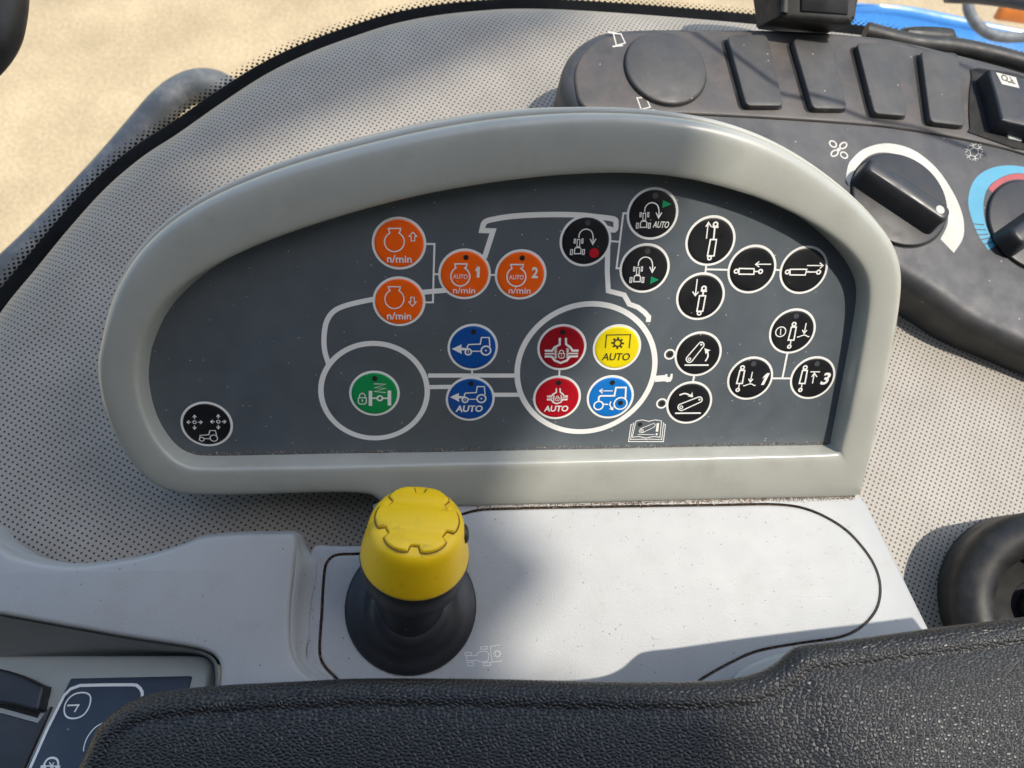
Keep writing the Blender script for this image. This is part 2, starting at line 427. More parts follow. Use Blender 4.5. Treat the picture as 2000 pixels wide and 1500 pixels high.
class Ink:
    """flat print laid on a plane, a few micrometres above it"""
    def __init__(s, pl, h, T=(0, 0, 1.0)):
        s.pl = pl; s.h = h; s.mb = MB(); s.T = T; s.k = 0
    def _h(s):
        s.k += 1
        return s.h + s.k * 4e-6
    def px(s, p): return (s.T[0] + p[0] / s.T[2], s.T[1] + p[1] / s.T[2])
    def uv(s, p):
        q = s.px(p); return s.pl.uv(q[0], q[1], s.h)
    def sc(s, p):
        q = s.px(p); return s.pl.scale(*q) / s.T[2]
    def poly(s, pts):
        a = [s.uv(p) for p in pts]
        s.mb.fill(s.pl, [a], s._h()); return s
    def strip(s, a, w, closed=False):
        n = len(a); l = []; r = []
        for i in range(n):
            p = a[i - 1] if (i > 0 or closed) else a[i]
            q = a[(i + 1) % n] if (i < n - 1 or closed) else a[i]
            b = a[i]
            d1 = Vector((b[0] - p[0], b[1] - p[1])); d2 = Vector((q[0] - b[0], q[1] - b[1]))
            if d1.length < 1e-12: d1 = d2
            if d2.length < 1e-12: d2 = d1
            d1.normalize(); d2.normalize()
            t = d1 + d2
            t = t.normalized() if t.length > 1e-6 else d1
            nn = Vector((-t.y, t.x)); c = max(0.45, nn.dot(Vector((-d1.y, d1.x))))
            m = w / 2 / c
            l.append((b[0] + nn.x * m, b[1] + nn.y * m)); r.append((b[0] - nn.x * m, b[1] - nn.y * m))
        h = s._h()
        s.mb.loft([[s.pl.P(x, h) for x in l], [s.pl.P(x, h) for x in r]], closed)
    def line(s, pts, w, closed=False, smooth=False, n=6):
        wid = w * s.sc(pts[len(pts) // 2])
        if smooth: pts = catmull(pts, closed, n)
        s.strip([s.uv(p) for p in pts], wid, closed); return s
    def ring(s, c, r, w, a0=0, a1=360, n=40):
        k = s.sc(c); cc = s.uv(c)
        full = abs(a1 - a0) >= 360
        m = n if full else n + 1
        pts = [(cc[0] + r * k * math.cos(math.radians(a0 + (a1 - a0) * i / n)), cc[1] + r * k * math.sin(math.radians(a0 + (a1 - a0) * i / n))) for i in range(m)]
        s.strip(pts, w * k, full); return s
    def dot(s, c, r, n=24):
        k = s.sc(c); cc = s.uv(c)
        s.mb.fill(s.pl, [[(cc[0] + r * k * math.cos(2 * math.pi * i / n), cc[1] + r * k * math.sin(2 * math.pi * i / n)) for i in range(n)]], s._h()); return s
    def text(s, t, c, w, hgt, bold=0.0, shear=0.0, rot=0.0):
        vs, fs = glyphs(t, bold)
        k = s.sc(c); cc = s.uv(c); h = s._h()
        cr, sr = math.cos(rot), math.sin(rot)
        out = []
        for x, y in vs:
            X = x * w * k + shear * y * hgt * k; Y = y * hgt * k
            out.append(s.pl.P((cc[0] + X * cr - Y * sr, cc[1] + X * sr + Y * cr), h))
        s.mb.add(out, fs); return s
    def build(s, name, mat, parent):
        return s.mb.build(name, mat, parent, smooth=False, recalc=False)

ONE = [(-.5, .22), (-.1, .5), (.5, .5), (.5, -.5), (-.12, -.5), (-.12, .16), (-.5, .02)]
_gl = {}
def glyphs(t, bold):
    if t == '1': return ONE, [(0, 1, 5, 6), (1, 2, 3, 4, 5)]
    key = (t, bold)
    if key not in _gl:
        cu = bpy.data.curves.new('lettering', 'FONT'); cu.body = t; cu.offset = bold; cu.resolution_u = 4
        ob = bpy.data.objects.new('lettering', cu); COL.objects.link(ob)
        dg = bpy.context.evaluated_depsgraph_get()
        me = bpy.data.meshes.new_from_object(ob.evaluated_get(dg))
        xs = [v.co.x for v in me.vertices]; ys = [v.co.y for v in me.vertices]
        cx, cy = (min(xs) + max(xs)) / 2, (min(ys) + max(ys)) / 2
        sx, sy = max(xs) - min(xs), max(ys) - min(ys)
        _gl[key] = ([((v.co.x - cx) / sx, (v.co.y - cy) / sy) for v in me.vertices], [tuple(p.vertices) for p in me.polygons])
        bpy.data.objects.remove(ob); bpy.data.curves.remove(cu); bpy.data.meshes.remove(me)
    return _gl[key]

# ------------------------------------------------------------------ setting: ground, added shade casters, trim, window
def ground():
    me = bpy.data.meshes.new('ground')
    me.from_pydata([(-60, -60, 0), (60, -60, 0), (60, 60, 0), (-60, 60, 0)], [], [(0, 1, 2, 3)])
    me.materials.append(M['ground'])
    o = bpy.data.objects.new('ground', me); COL.objects.link(o); o.location = (0, 0, GROUND_Z)
    o['kind'] = 'structure'
ground()

US = Vector((0, 1, 0)).cross(SUN).normalized(); VS = SUN.cross(US)
def sp(u, v, w): return US * (u * MMM) + VS * (v * MMM) + SUN * w
def shade_caster():  # unseen slabs added up-sun, outlines shaped to the wanted shade edges
    t = thing('shade_caster', 'added grey slabs that cast the shade on the console, out of the picture', 'shade caster', sp(0, 0, 1.1))
    def slab(name, pts, w):
        mb = MB(); pts = catmull(pts, True, 5)
        top = [sp(a, b, w) for a, b in pts]; bot = [sp(a, b, w - .02) for a, b in pts]
        mb.loft([bot, top], True)
        tr = tessellate_polygon([[Vector((a, b, 0)) for a, b in pts]])
        mb.add(top, tr); mb.add(bot, tr)
        mb.build(name, M['shade_slab'], t, smooth=False)
    slab('shade_panel', [(149, -60), (147, -30), (126, -20), (128, -8), (143, 5), (143, 15), (131, 32), (136, 52), (143, 65), (152, 85), (160, 105), (160, 128), (140, 146), (110, 158), (80, 176), (30, 184), (-100, 190), (-260, 170), (-260, -120), (-200, -240), (0, -260), (130, -240), (150, -150)], 1.45)
    slab('shade_strip', [(-300, 60), (-200, 92), (-60, 142), (0, 166), (84, 202), (131, 221), (192, 248), (215, 262), (222, 330), (150, 400), (-150, 400), (-300, 330)], 1.7)
shade_caster()
def sky_block():  # added unseen dark sheet that keeps sky light off the panel frame
    mb = MB()
    def q(x, y, z): return Vector((x, y * math.sin(PITCH) + z * math.cos(PITCH), -y * math.cos(PITCH) + z * math.sin(PITCH)))
    prof = [(-.34, -1.0), (-.38, -.4), (-.40, .1), (-.38, .45), (-.32, .56), (-.22, .61), (-.12, .62)]
    mb.loft([[q(x, y, z) for y, z in prof] for x in (-1.3, -.5, .3, 1.1)], False)
    mb.loft([[q(x, y - .03, z + .02) for y, z in prof] for x in (-1.3, -.5, .3, 1.1)], False)
    o = mb.build('sky_blocker', M['darkblocker'], None, recalc=False)
    tag(o, 'added dark sheet behind the camera that blocks sky light, out of the picture', 'cab wall')
sky_block()

TRIMC = [(-260, 1120), (-160, 900), (-80, 740), (0, 612), (70, 525), (140, 440), (210, 364), (280, 305), (350, 259), (440, 196), (525, 142), (610, 101), (700, 68),
         (775, 45), (860, 29), (950, 20), (1020, 17), (1125, 20), (1300, 32), (1500, 50), (1750, 78), (2000, 128), (2200, 190), (2400, 300)]
PITCHMM = 0.00188
def trim():
    c = [TRI.uv(*p) for p in catmull(TRIMC, False, 6)]
    R = 0.026
    mb = MB(); uvs = []
    def addring(pts, h, flat):
        b = len(mb.v)
        for p, q in zip(pts, flat):
            mb.v.append(TRI.P(p, h))
            a = math.radians(29); x, y = q[0] * math.cos(a) - q[1] * math.sin(a), q[0] * math.sin(a) + q[1] * math.cos(a)
            uvs.append((x / PITCHMM, y / PITCHMM))
        return b
    out1 = offset(c, -1.0, False)
    dirs = [(q[0] - p[0], q[1] - p[1]) for p, q in zip(c, out1)]     # out towards the window
    es = []
    for p, q in zip(c, dirs):        # flat sheet starts so far inside that the rounded edge ends at the window line
        tau = (p[0] * q[0] + p[1] * q[1]) / abs(TRI.k)
        es.append(-R * (math.sqrt(1 + tau * tau) - max(0, tau)))
    def off(d): return [(p[0] + q[0] * (e + d), p[1] + q[1] * (e + d)) for p, q, e in zip(c, dirs, es)]
    n = len(c); prev = None
    for i in range(15):
        ph = math.pi / 2 * i / 14 * 1.06
        d = R * math.sin(ph); h = -R * (1 - math.cos(ph))
        b = addring(off(d), h, off(R * ph))
        if prev is not None:
            for j in range(n - 1): mb.f.append((prev + j, prev + j + 1, b + j + 1, b + j))
        prev = b
    b = addring(off(R * 1.0), -R * 2.2, off(R * 3))
    for j in range(n - 1): mb.f.append((prev + j, prev + j + 1, b + j + 1, b + j))
    # the flat sheet below, one big face fan
    flat = off(0)
    low = [TRI.uv(*p) for p in [(2400, 1500), (1600, 1500), (760, 1500), (640, 1200), (500, 1160), (0, 1160), (-260, 1200)]]
    loop = flat + low
    b = addring(loop, 0, loop)
    mb.f += [tuple(b + i for i in t) for t in tessellate_polygon([[Vector((a[0], a[1], 0)) for a in loop]])]
    mb.uvs = uvs
    o = mb.build('perforated_trim', M['trim'], None, angle=60, recalc=False)
    tag(o, 'grey perforated vinyl trim curving around behind the console up to the window edge', 'trim panel')
trim()

def window():
    t = thing('side_window', 'curved cab window with black edge seal and fading printed dot border', 'window', TRI.hit(500, 100, -.04))
    H = -0.034
    c = [TRI.uv(p[0], p[1], H) for p in catmull(TRIMC, False, 6)]
    def off(d): return offset(c, -d, False)
    mb = MB()
    prof = [(-.022, -.012), (-.016, .000), (-.004, .0012), (.0048, .0010), (.0064, .0003), (.0066, -.0015)]
    mb.loft([[TRI.P(p, H + h) for p in off(d)] for d, h in prof], False)
    mb.build('edge_seal', M['seal'], t, recalc=False)
    g = MB()
    g.loft([[TRI.P(p, H - .003) for p in off(d)] for d in (-.01, .0, .01, .04, .12, .35)], False)
    g.build('glass_pane', M['glass'], t, recalc=False)
    # printed dots: rows that fade away from the seal
    pts = off(0); L = [0]
    for a, b in zip(pts, pts[1:]): L.append(L[-1] + math.hypot(b[0] - a[0], b[1] - a[1]))
    d = MB(); pitch = .0030
    def at(s):
        lo = 0
        for i in range(len(L) - 1):
            if L[i] <= s <= L[i + 1]: lo = i; break
        f = (s - L[lo]) / (L[lo + 1] - L[lo] + 1e-12)
        p, q = pts[lo], pts[lo + 1]
        tx, ty = q[0] - p[0], q[1] - p[1]; l = math.hypot(tx, ty)
        return (p[0] + tx * f, p[1] + ty * f), (-ty / l, tx / l)
    rows = [(.0067, .00112), (.0082, .00096), (.0097, .00080), (.0112, .00060), (.0127, .00040)]
    k = 0; s = L[0] + .01
    # tangent runs left to right, outside of the sheet is on the left of it
    while s < L[-1] - .01:
        p, nn = at(s); 
        for r, (o_, rad) in enumerate(rows):
            if r % 2 == k % 2:
                cx, cy = p[0] + nn[0] * o_, p[1] + nn[1] * o_
                d.mb = None
                d.add([TRI.P((cx + rad * math.cos(i * math.pi / 4), cy + rad * math.sin(i * math.pi / 4)), H - .0028) for i in range(8)], [tuple(range(8))])
        s += pitch / 2; k += 1
    o = d.build('dot_border', M['seal'], t, smooth=False, recalc=False); o['kind'] = 'stuff'
window()

# ------------------------------------------------------------------ outside the window
def path3(pts):      # (x, y, distance)
    return [ray(x, y) * d for x, y, d in catmull([tuple(map(float, p)) for p in pts], False, 8)]
def outside():
    mb = MB()
    mb.tube(path3([(-120, 660, .56), (-40, 585, .57), (70, 482, .58), (150, 400, .59), (225, 318, .60), (285, 247, .61), (322, 205, .615), (357, 178, .62), (395, 166, .62), (432, 174, .625), (466, 205, .63), (500, 280, .65)]), .0122, 20)
    o = mb.build('handrail', M['rail'])
    tag(o, 'dusty grey bent tubular rail outside, beyond the window dot border', 'handrail')
    mb = MB()
    pts = path3([(10, -160, .27), (6, -60, .27), (0, 20, .27), (-16, 75, .27), (-60, 125, .27), (-130, 165, .27)])
    mb.tube(pts, [.0080] * len(pts), 20)
    o = mb.build('grab_handle', M['rubber'])
    tag(o, 'smooth black rubber grab handle bending out of frame, against the bright ground', 'handle')
    # blue bonnet
    BON = Plane((.05, .42, .90), 0); BON.k = BON.n.dot(ray(1600, 40) * 1.25)
    t = thing('tractor_bonnet', 'blue painted tractor bonnet outside beyond the window', 'bonnet', BON.hit(1650, 60))
    def slab(pl, name, pts, h0, h1, mat, parent, bev=.004):
        mb = MB(); a = [pl.uv(*p) for p in pts]
        mb.loft([[pl.P(p, h0) for p in a], [pl.P(p, h1 - bev) for p in a], [pl.P(p, h1) for p in offset(a, -bev)]], True)
        mb.fill(pl, [offset(a, -bev)], h1)
        return mb.build(name, mat, parent, angle=50)
    slab(BON, 'bonnet_skin', catmull([(1230, 60), (1330, 24), (1440, 15), (1560, 8), (1700, 2), (1800, 5), (1900, 22), (2040, 60), (2120, 160), (1800, 200), (1400, 160), (1240, 110)], True, 4), -.05, 0, M['bonnet'], t, .02)
    slab(BON, 'bonnet_crease', catmull([(1640, 14), (1750, 14), (1860, 34), (2030, 72), (2030, 84), (1860, 52), (1750, 30), (1650, 22)], True, 4), 0, .01, M['bonnet'], t, .008)
    mb = MB(); mb.tube(path3([(1885, -60, .95), (1890, -5, .95), (1893, 22, .95), (1912, 52, .95), (1945, 70, .95), (2000, 72, .95), (2060, 60, .95)]), .0062, 12)
    o = mb.build('mirror_arm', M['rail']); tag(o, 'curved grey metal arm outside above the blue bonnet', 'arm')
    LMP = Plane((0, .5, .86), 0); LMP.k = LMP.n.dot(ray(1970, 10) * 1.05)
    o = slab(LMP, 'marker_lamp', catmull([(1955, 6), (1975, 3), (2030, 4), (2030, 20), (1985, 15), (1962, 12)], True, 3), -.02, 0, M['orangelamp'], None, .004)
    tag(o, 'small orange marker lamp outside beside the grey arm', 'lamp')
    # dark bar along the top right
    mb = MB(); mb.tube(path3([(1850, -12, .6), (1930, -8, .6), (2010, 4, .6), (2100, 20, .6)]), .0062, 12)
    o = mb.build('wiper_arm', M['rubber']); tag(o, 'black wiper arm crossing outside above the marker lamp', 'wiper arm')
    # black cowl strip and foam block behind the pod
    CO = Plane((.1, .35, .93), 0); CO.k = CO.n.dot(ray(1850, 80) * .372)
    o = slab(CO, 'foam_block', catmull([(1756, 66), (1765, 56), (1800, 53), (1850, 57), (1866, 68), (1860, 84), (1800, 84), (1765, 76)], True, 4), -.012, .003, M['rubber'], None, .0025)
    tag(o, 'small black foam block wedged between switch pod and window', 'foam block')
    mb = MB(); mb.tube(path3([(1690, 62, .368), (1780, 84, .368), (1860, 92, .37), (1940, 108, .372), (2060, 140, .375)]), .0042, 12)
    o = mb.build('cowl_strip', M['rubber']); tag(o, 'black rubber strip running along the far edge of the switch pod', 'rubber strip')
outside()

def device():
    DV = Plane((.05, -.25, .96), 0); DV.k = DV.n.dot(ray(1590, 30) * .335)
    t = thing('display_unit', 'black rectangular display unit standing behind the switch pod', 'display unit', DV.hit(1590, 50))
    def slab(name, pts, h0, h1, mat, bev):
        mb = MB(); a = [DV.uv(*p) for p in pts]
        mb.loft([[DV.P(p, h0) for p in a], [DV.P(p, h1 - bev) for p in a], [DV.P(p, h1 - bev * .3) for p in offset(a, -bev * .3)], [DV.P(p, h1) for p in offset(a, -bev)]], True)
        mb.fill(DV, [offset(a, -bev)], h1)
        return mb.build(name, mat, t, angle=50)
    slab('housing', catmull([(1509, -120), (1509, 20), (1512, 38), (1522, 42), (1560, 46), (1640, 52), (1655, 46), (1663, 20), (1672, -120)], True, 4), -.02, .006, M['rubber'], .002)
    slab('side_clip', [(1518, -60), (1530, -60), (1527, 32), (1514, 30)], .0045, .0075, M['rubber'], .0006)
    slab('screen', [(1552, -80), (1650, -80), (1642, 34), (1552, 28)], .0045, .0068, M['black'], .0006)
device()

# ------------------------------------------------------------------ control panel
ST = [  # panel edge (on the plate), lip crest, outer silhouette
 ((291,720),(268,720),(192,720)), ((304,650),(282,646),(197,672)), ((331,592),(313,582),(215,585)), ((405,524),(400,524),(258,498)),
 ((496,472),(500,477),(340,421)), ((597,434),(600,441),(450,365)), ((698,405),(700,412),(580,316)), ((778,381),(779,388),(700,287)),
 ((950,346),(950,354),(870,243)), ((1125,328),(1125,336),(1040,223)), ((1252,328),(1250,336),(1187,218)), ((1332,337),(1328,345),(1325,228)),
 ((1408,352),(1402,360),(1420,246)), ((1486,378),(1483,385),(1520,281)), ((1560,418),(1563,420),(1620,345)), ((1622,470),(1634,464),(1700,415)),
 ((1656,512),(1675,505),(1742,465)), ((1673,548),(1695,540),(1760,515)), ((1674,580),(1699,577),(1761,560)), ((1666,630),(1691,640),(1750,640)),
 ((1650,715),(1675,728),(1732,730)), ((1634,800),(1657,818),(1709,845)), ((1623,856),(1643,872),(1684,944)), ((1620,867),(1640,884),(1677,964)),
 ((1608,869),(1625,887),(1655,969)), ((1560,870),(1570,889),(1590,971)), ((1400,872),(1400,893),(1400,975)), ((1200,876),(1200,898),(1200,980)),
 ((1000,880),(1000,903),(1000,985)), ((850,883),(850,906),(850,988)), ((770,884),(770,908),(762,988)), ((745,885),(745,909),(740,975)),
 ((715,885),(715,909),(715,963)), ((640,886),(640,911),(640,960)), ((500,889),(500,913),(500,964)), ((410,890),(404,914),(385,965)),
 ((372,885),(360,908),(325,954)), ((340,864),(323,882),(280,926)), ((311,821),(291,833),(235,868)), ((295,771),(273,777),(203,790))]
PANEL = thing('control_console', 'grey framed dark control panel covered in round coloured tractor function buttons', 'control panel', PAN.hit(950, 900))
def control_panel():
    I = [PAN.uv(*p) for p in catmull([s[0] for s in ST], True, 5)]
    C = [PAN.uv(p[0], p[1], .0062) for p in catmull([s[1] for s in ST], True, 5)]
    O = [PAN.uv(p[0], p[1], .0048) for p in catmull([s[2] for s in ST], True, 5)]
    def relax(c, it):
        n = len(c); c = list(c)
        for _ in range(it):
            c = [c[i] if not (3 < i < 5 * 21) else ((c[i - 1][0] + 2 * c[i][0] + c[i + 1][0]) / 4, (c[i - 1][1] + 2 * c[i][1] + c[i + 1][1]) / 4) for i in range(n)]
        return c
    I, C, O = relax(I, 24), relax(C, 24), relax(O, 24)
    rings = [(I, -.6), (I, .2), (lerp2(I, C, .30), 2.2), (lerp2(I, C, .55), 4.0), (lerp2(I, C, .78), 5.3), (C, 6.2)]
    for t, h in ((.03, 6.55), (.07, 6.8), (.14, 6.98), (.26, 7.1), (.42, 7.2), (.58, 7.2), (.70, 7.12), (.79, 6.95), (.86, 6.7), (.915, 6.35), (.955, 5.9), (.983, 5.35), (1.0, 4.6)):
        rings.append((lerp2(C, O, t), h))
    rings += [(O, 3.2), (offset(O, -.0004), 2.4), (offset(O, -.003), 2.3)]
    mb = MB(); mb.loft([[PAN.P(p, h * MMM) for p in r] for r, h in rings], True)
    mb.build('frame', M['bezel'], PANEL, angle=60)
    mb = MB(); mb.loft([[PAN.P(p, h * MMM) for p in offset(O, d * MMM)] for d, h in ((-2.5, 2.2), (-1.0, 1.9), (-.9, .2), (-2.5, .1))], True)
    mb.build('seam_gasket', M['gap'], PANEL)
    mb = MB(); mb.loft([[PAN.P(p, h * MMM) for p in offset(O, d * MMM)] for d, h in ((-3, 1.0), (.1, 1.0), (.7, .8), (1.0, .3), (1.0, -.5), (.5, -6), (-1, -16), (-3, -36))], True)
    mb.build('rear_shell', M['shell'], PANEL, angle=60)
    mb = MB(); mb.fill(PAN, [offset(I, .0006)], 0.0)
    mb.build('face_plate', M['face'], PANEL, smooth=False)
control_panel()

HP = 30e-6
def panel_print():
    def done(nm): k.build(nm, M['print'], PANEL)
    k = Ink(PAN, HP)
    def circ(c, r, w):
        cc = PAN.uv(*c); n = 96
        k.strip([(cc[0] + (r - w / 2) * math.cos(2 * math.pi * i / n), cc[1] + (r - w / 2) * math.sin(2 * math.pi * i / n)) for i in range(n)], w, True)
    circ((731.5, 765.5), .0664 * D0, .0064 * D0)
    done('wheel_outline'); k = Ink(PAN, HP + 40e-6)
    circ((1145.5, 722.5), .0893 * D0, .0068 * D0)
    done('wheel_outline'); k = Ink(PAN, HP + 70e-6)
    w = 10.5
    k.line([(642, 712), (634, 684), (633, 655), (638, 628), (652, 608), (678, 596), (727, 585), (780, 577), (825, 571), (880, 566)], w, smooth=True)
    done('bonnet_outline'); k = Ink(PAN, HP)
    k.line([(946, 504), (963, 451), (941, 450), (944, 437)], w)
    k.line([(943, 442), (947, 434), (960, 429), (1000, 422.5), (1050, 419.5), (1100, 419), (1140, 420.5), (1170, 424), (1199, 428), (1203, 437), (1200, 449), (1180, 444)], w, smooth=True, n=4)
    done('cab_outline'); k = Ink(PAN, HP)
    k.line([(1187, 480), (1186, 531), (1188, 568), (1219, 576), (1229, 594), (1246, 600), (1259, 610), (1267, 619), (1266, 629)], 9.5)
    done('fender_outline')
    for p in ([(836, 733.5), (1012, 733.5)], [(838, 756), (890, 755.5)], [(955, 771), (1018, 771)]):
        k = Ink(PAN, HP); k.line(p, 8.8); done('chassis_line')
    t = 3.6
    for p in ([[(831, 476.5), (848.5, 476.5), (845.5, 590.5), (829, 590.5)], [(848, 535.5), (860, 535.5)]], [[(957, 537), (970, 537)]], [[(922, 721), (922, 733)]],
              [[(1193, 471), (1209, 472)], [(1227, 416.5), (1217.5, 416.5), (1204, 524), (1213, 524)]], [[(1379.5, 517), (1377.5, 535)], [(1379, 526), (1423, 527)]], [[(1514, 527), (1524, 527.5)]],
              [[(1093, 720), (1092, 737)]], [[(1356, 733), (1353, 748)]], [[(1507, 739), (1546, 739)], [(1538, 689), (1528, 739)]]):
        k = Ink(PAN, HP)
        for q in p: k.line(q, t)
        done('connector_line')
    k = Ink(PAN, HP)
    k.poly([(1280, 734), (1299, 732.5), (1300, 730.5), (1304, 731), (1303, 735.5), (1308, 737), (1310, 730), (1314, 730), (1313.5, 738), (1310, 745), (1303, 746.5), (1298, 744.5), (1279, 746)])
    # ring round the two small lamps
    done('hitch_outline')
    for c in ((1308, 692), (1292.5, 788)):
        k = Ink(PAN, HP); k.ring(c, 9.3, 3.4); done('lamp_ring')
    k = Ink(PAN, HP)
    k.T = (980, 580, 5.0)
    k.line([(1310, 1212), (1275, 1370), (1340, 1362), (1410, 1378), (1480, 1362), (1545, 1370), (1560, 1210), (1500, 1200), (1437, 1214), (1370, 1200), (1310, 1212)], 7)
    k.line([(1290, 1225), (1258, 1392), (1400, 1388), (1412, 1394), (1430, 1388), (1562, 1392), (1580, 1225)], 7)
    k.line([(1278, 1240), (1262, 1248), (1238, 1412), (1578, 1412), (1598, 1248), (1585, 1240)], 8)
    k.line([(1328, 1343), (1488, 1343)], 6)
    k.line([(1350, 1288), (1475, 1238)], 6); k.line([(1370, 1328), (1492, 1268)], 6)
    k.ring((1362, 1308), 20, 6); k.ring((1362, 1308), 7, 5); k.ring((1480, 1252), 18, 6, -70, 110)
    k.line([(1525, 1232), (1515, 1315)], 24); k.dot((1512, 1340), 11)
    k.build('manual_symbol_print', M['print'], PANEL)
panel_print()

RB = 0.03015 * D0
LAMPS = 0
def button(c, mat, label, ink, holes=(), lampmat='lamp', inks=()):
    """one key: raised coloured cap > white ring, printed symbol, indicator windows"""
    cc = PAN.uv(*c)
    pts = lambda r, n=48: [(cc[0] + r * RB * math.cos(2 * math.pi * i / n), cc[1] + r * RB * math.sin(2 * math.pi * i / n)) for i in range(n)]
    mb = MB()
    mb.loft([[PAN.P(p, h * MMM) for p in pts(r)] for r, h in ((.905, -.1), (.905, .10), (.89, .20), (.86, .27), (.80, .31), (.70, .33))], True)
    mb.fill(PAN, [pts(.70)], .33 * MMM)
    o = mb.build('button', mat, PANEL, angle=60)
    o['label'] = label
    mb = MB(); mb.loft([[PAN.P(p, h * MMM) for p in pts(r)] for r, h in ((1.0, .02), (.995, .075), (.90, .075))], True)
    mb.build('ring', M['print'], o)
    h = .33 * MMM + HP
    for q in holes:
        hk = Ink(PAN, h, q[3] if len(q) > 3 else (0, 0, 1)); hk.dot((q[0], q[1]), q[2]); hk.build('indicator_window', M[lampmat], o)
    for i, (T, m, fn) in enumerate(ink):
        k = Ink(PAN, h + .00006 * (i + 1), T); fn(k); k.build('symbol', m, o)

ZA = (600, 360, 4.0); ZB = (600, 580, 4.348); ZC = (980, 580, 5.0); ZD = (1060, 340, 5.77); ZE = (1280, 380, 4.762); ZF = (1200, 590, 4.348); ZG = (180, 600, 3.75)
PW = M['print']
def engine(k, cx, cy, r, top, x0, x1, w=10):
    a = 62
    arc = [(cx + r * math.cos(math.radians(t)), cy + r * math.sin(math.radians(t))) for t in range(-a, 181 + a, 8)]
    k.line([(x1 - 4, top + 22)] + arc + [(x0 + 6, top + 22), (x0, top), (x1, top), (x1 - 4, top + 22)], w)
def uparrow(k, cx, cy, s=1):
    k.line([(cx, cy - 36 * s), (cx + 30, cy - 4 * s), (cx + 14, cy - 4 * s), (cx + 14, cy + 32 * s), (cx - 14, cy + 32 * s), (cx - 14, cy - 4 * s), (cx - 30, cy - 4 * s)], 8, closed=True)
def orange1(k): engine(k, 681, 449, 77, 345, 634, 730); uparrow(k, 826, 410); k.text('n/min', (720, 583), 194, 62, .018)
def orange2(k): engine(k, 681, 897, 74, 800, 634, 727); uparrow(k, 822, 915, -1); k.text('n/min', (718, 1028), 190, 60, .018)
def orange3(k): engine(k, 1196, 720, 74, 622, 1152, 1248, 11); k.text('AUTO', (1196, 721), 114, 37, .012); k.text('1', (1330, 686), 36, 88); k.text('n/min', (1226, 828), 174, 50, .012)
def orange4(k): engine(k, 1634, 723, 74, 627, 1590, 1688, 11); k.text('AUTO', (1634, 726), 114, 37, .012); k.text('2', (1779, 690), 50, 90, .03); k.text('n/min', (1660, 829), 172, 50, .012)
S4 = lambda x, y, r=5.2: (x, y, r)
button((779.5, 475.5), M['orange'], 'orange button with engine symbol and up arrow', [(ZA, PW, orange1)])
button((779.5, 589), M['orange'], 'orange button with engine symbol and down arrow', [(ZA, PW, orange2)])
button((907.5, 535.5), M['orange'], 'orange button marked AUTO 1', [(ZA, PW, orange3)], [S4(910, 503)])
button((1017, 536.5), M['orange'], 'orange button marked AUTO 2', [(ZA, PW, orange4)], [S4(1020, 504)])

def bluetractor(ox, oy, s):
    q = lambda x, y: (ox + (x - 1410) * s, oy + (y - 430) * s)
    def fn(k):
        k.poly([q(1228, 441), q(1312, 402), q(1308, 430), q(1372, 436), q(1372, 452), q(1308, 454), q(1314, 486), q(1298, 476)])
        k.line([q(1364, 445), q(1360, 418), q(1372, 404), q(1470, 400), q(1480, 344), q(1545, 344), q(1552, 418)], 11 * s)
        k.ring(q(1368, 467), 26 * s, 14 * s); k.ring(q(1518, 455), 40 * s, 14 * s); k.dot(q(1518, 455), 8 * s); k.dot(q(1368, 467), 6 * s)
        k.line([q(1398, 460), q(1476, 461)], 10 * s)
    return fn
button((923.5, 678.5), M['blue'], 'blue button with tractor and arrow', [(ZB, PW, bluetractor(1410, 430, 1))], [S4(925, 648)])
def blue2(k): bluetractor(1380, 840, .92)(k); k.text('AUTO', (1377, 948), 228, 62, .03, .12)
button((918.5, 779), M['blue'], 'blue button with tractor, arrow and AUTO', [(ZB, PW, blue2)], [S4(920, 749)])
def padlock(k, cx, cy, s, w):
    k.line([(cx - 34 * s, cy - 6 * s), (cx + 34 * s, cy - 6 * s), (cx + 34 * s, cy + 34 * s), (cx + 20 * s, cy + 48 * s), (cx - 20 * s, cy + 48 * s), (cx - 34 * s, cy + 34 * s)], w, closed=True)
    k.line([(cx - 22 * s, cy - 6 * s), (cx - 22 * s, cy - 30 * s), (cx, cy - 46 * s), (cx + 22 * s, cy - 30 * s), (cx + 22 * s, cy - 10 * s)], w, smooth=True)
    k.dot((cx, cy + 14 * s), 7 * s); k.line([(cx, cy + 14 * s), (cx, cy + 32 * s)], 6 * s)
def green(k):
    k.line([(566, 738), (668, 740), (572, 771), (668, 776), (570, 803), (668, 812)], 8)
    k.line([(537, 797), (537, 925)], 30); k.line([(698, 795), (698, 922)], 30)
    k.line([(550, 860), (595, 860)], 14); k.line([(640, 860), (690, 860)], 14); k.ring((617, 860), 22, 14)
    padlock(k, 468, 862, 1, 9)
button((731.5, 768.5), M['green'], 'green button with suspension axle and padlock', [(ZB, PW, green)], [S4(732, 739.5, 5.6)])
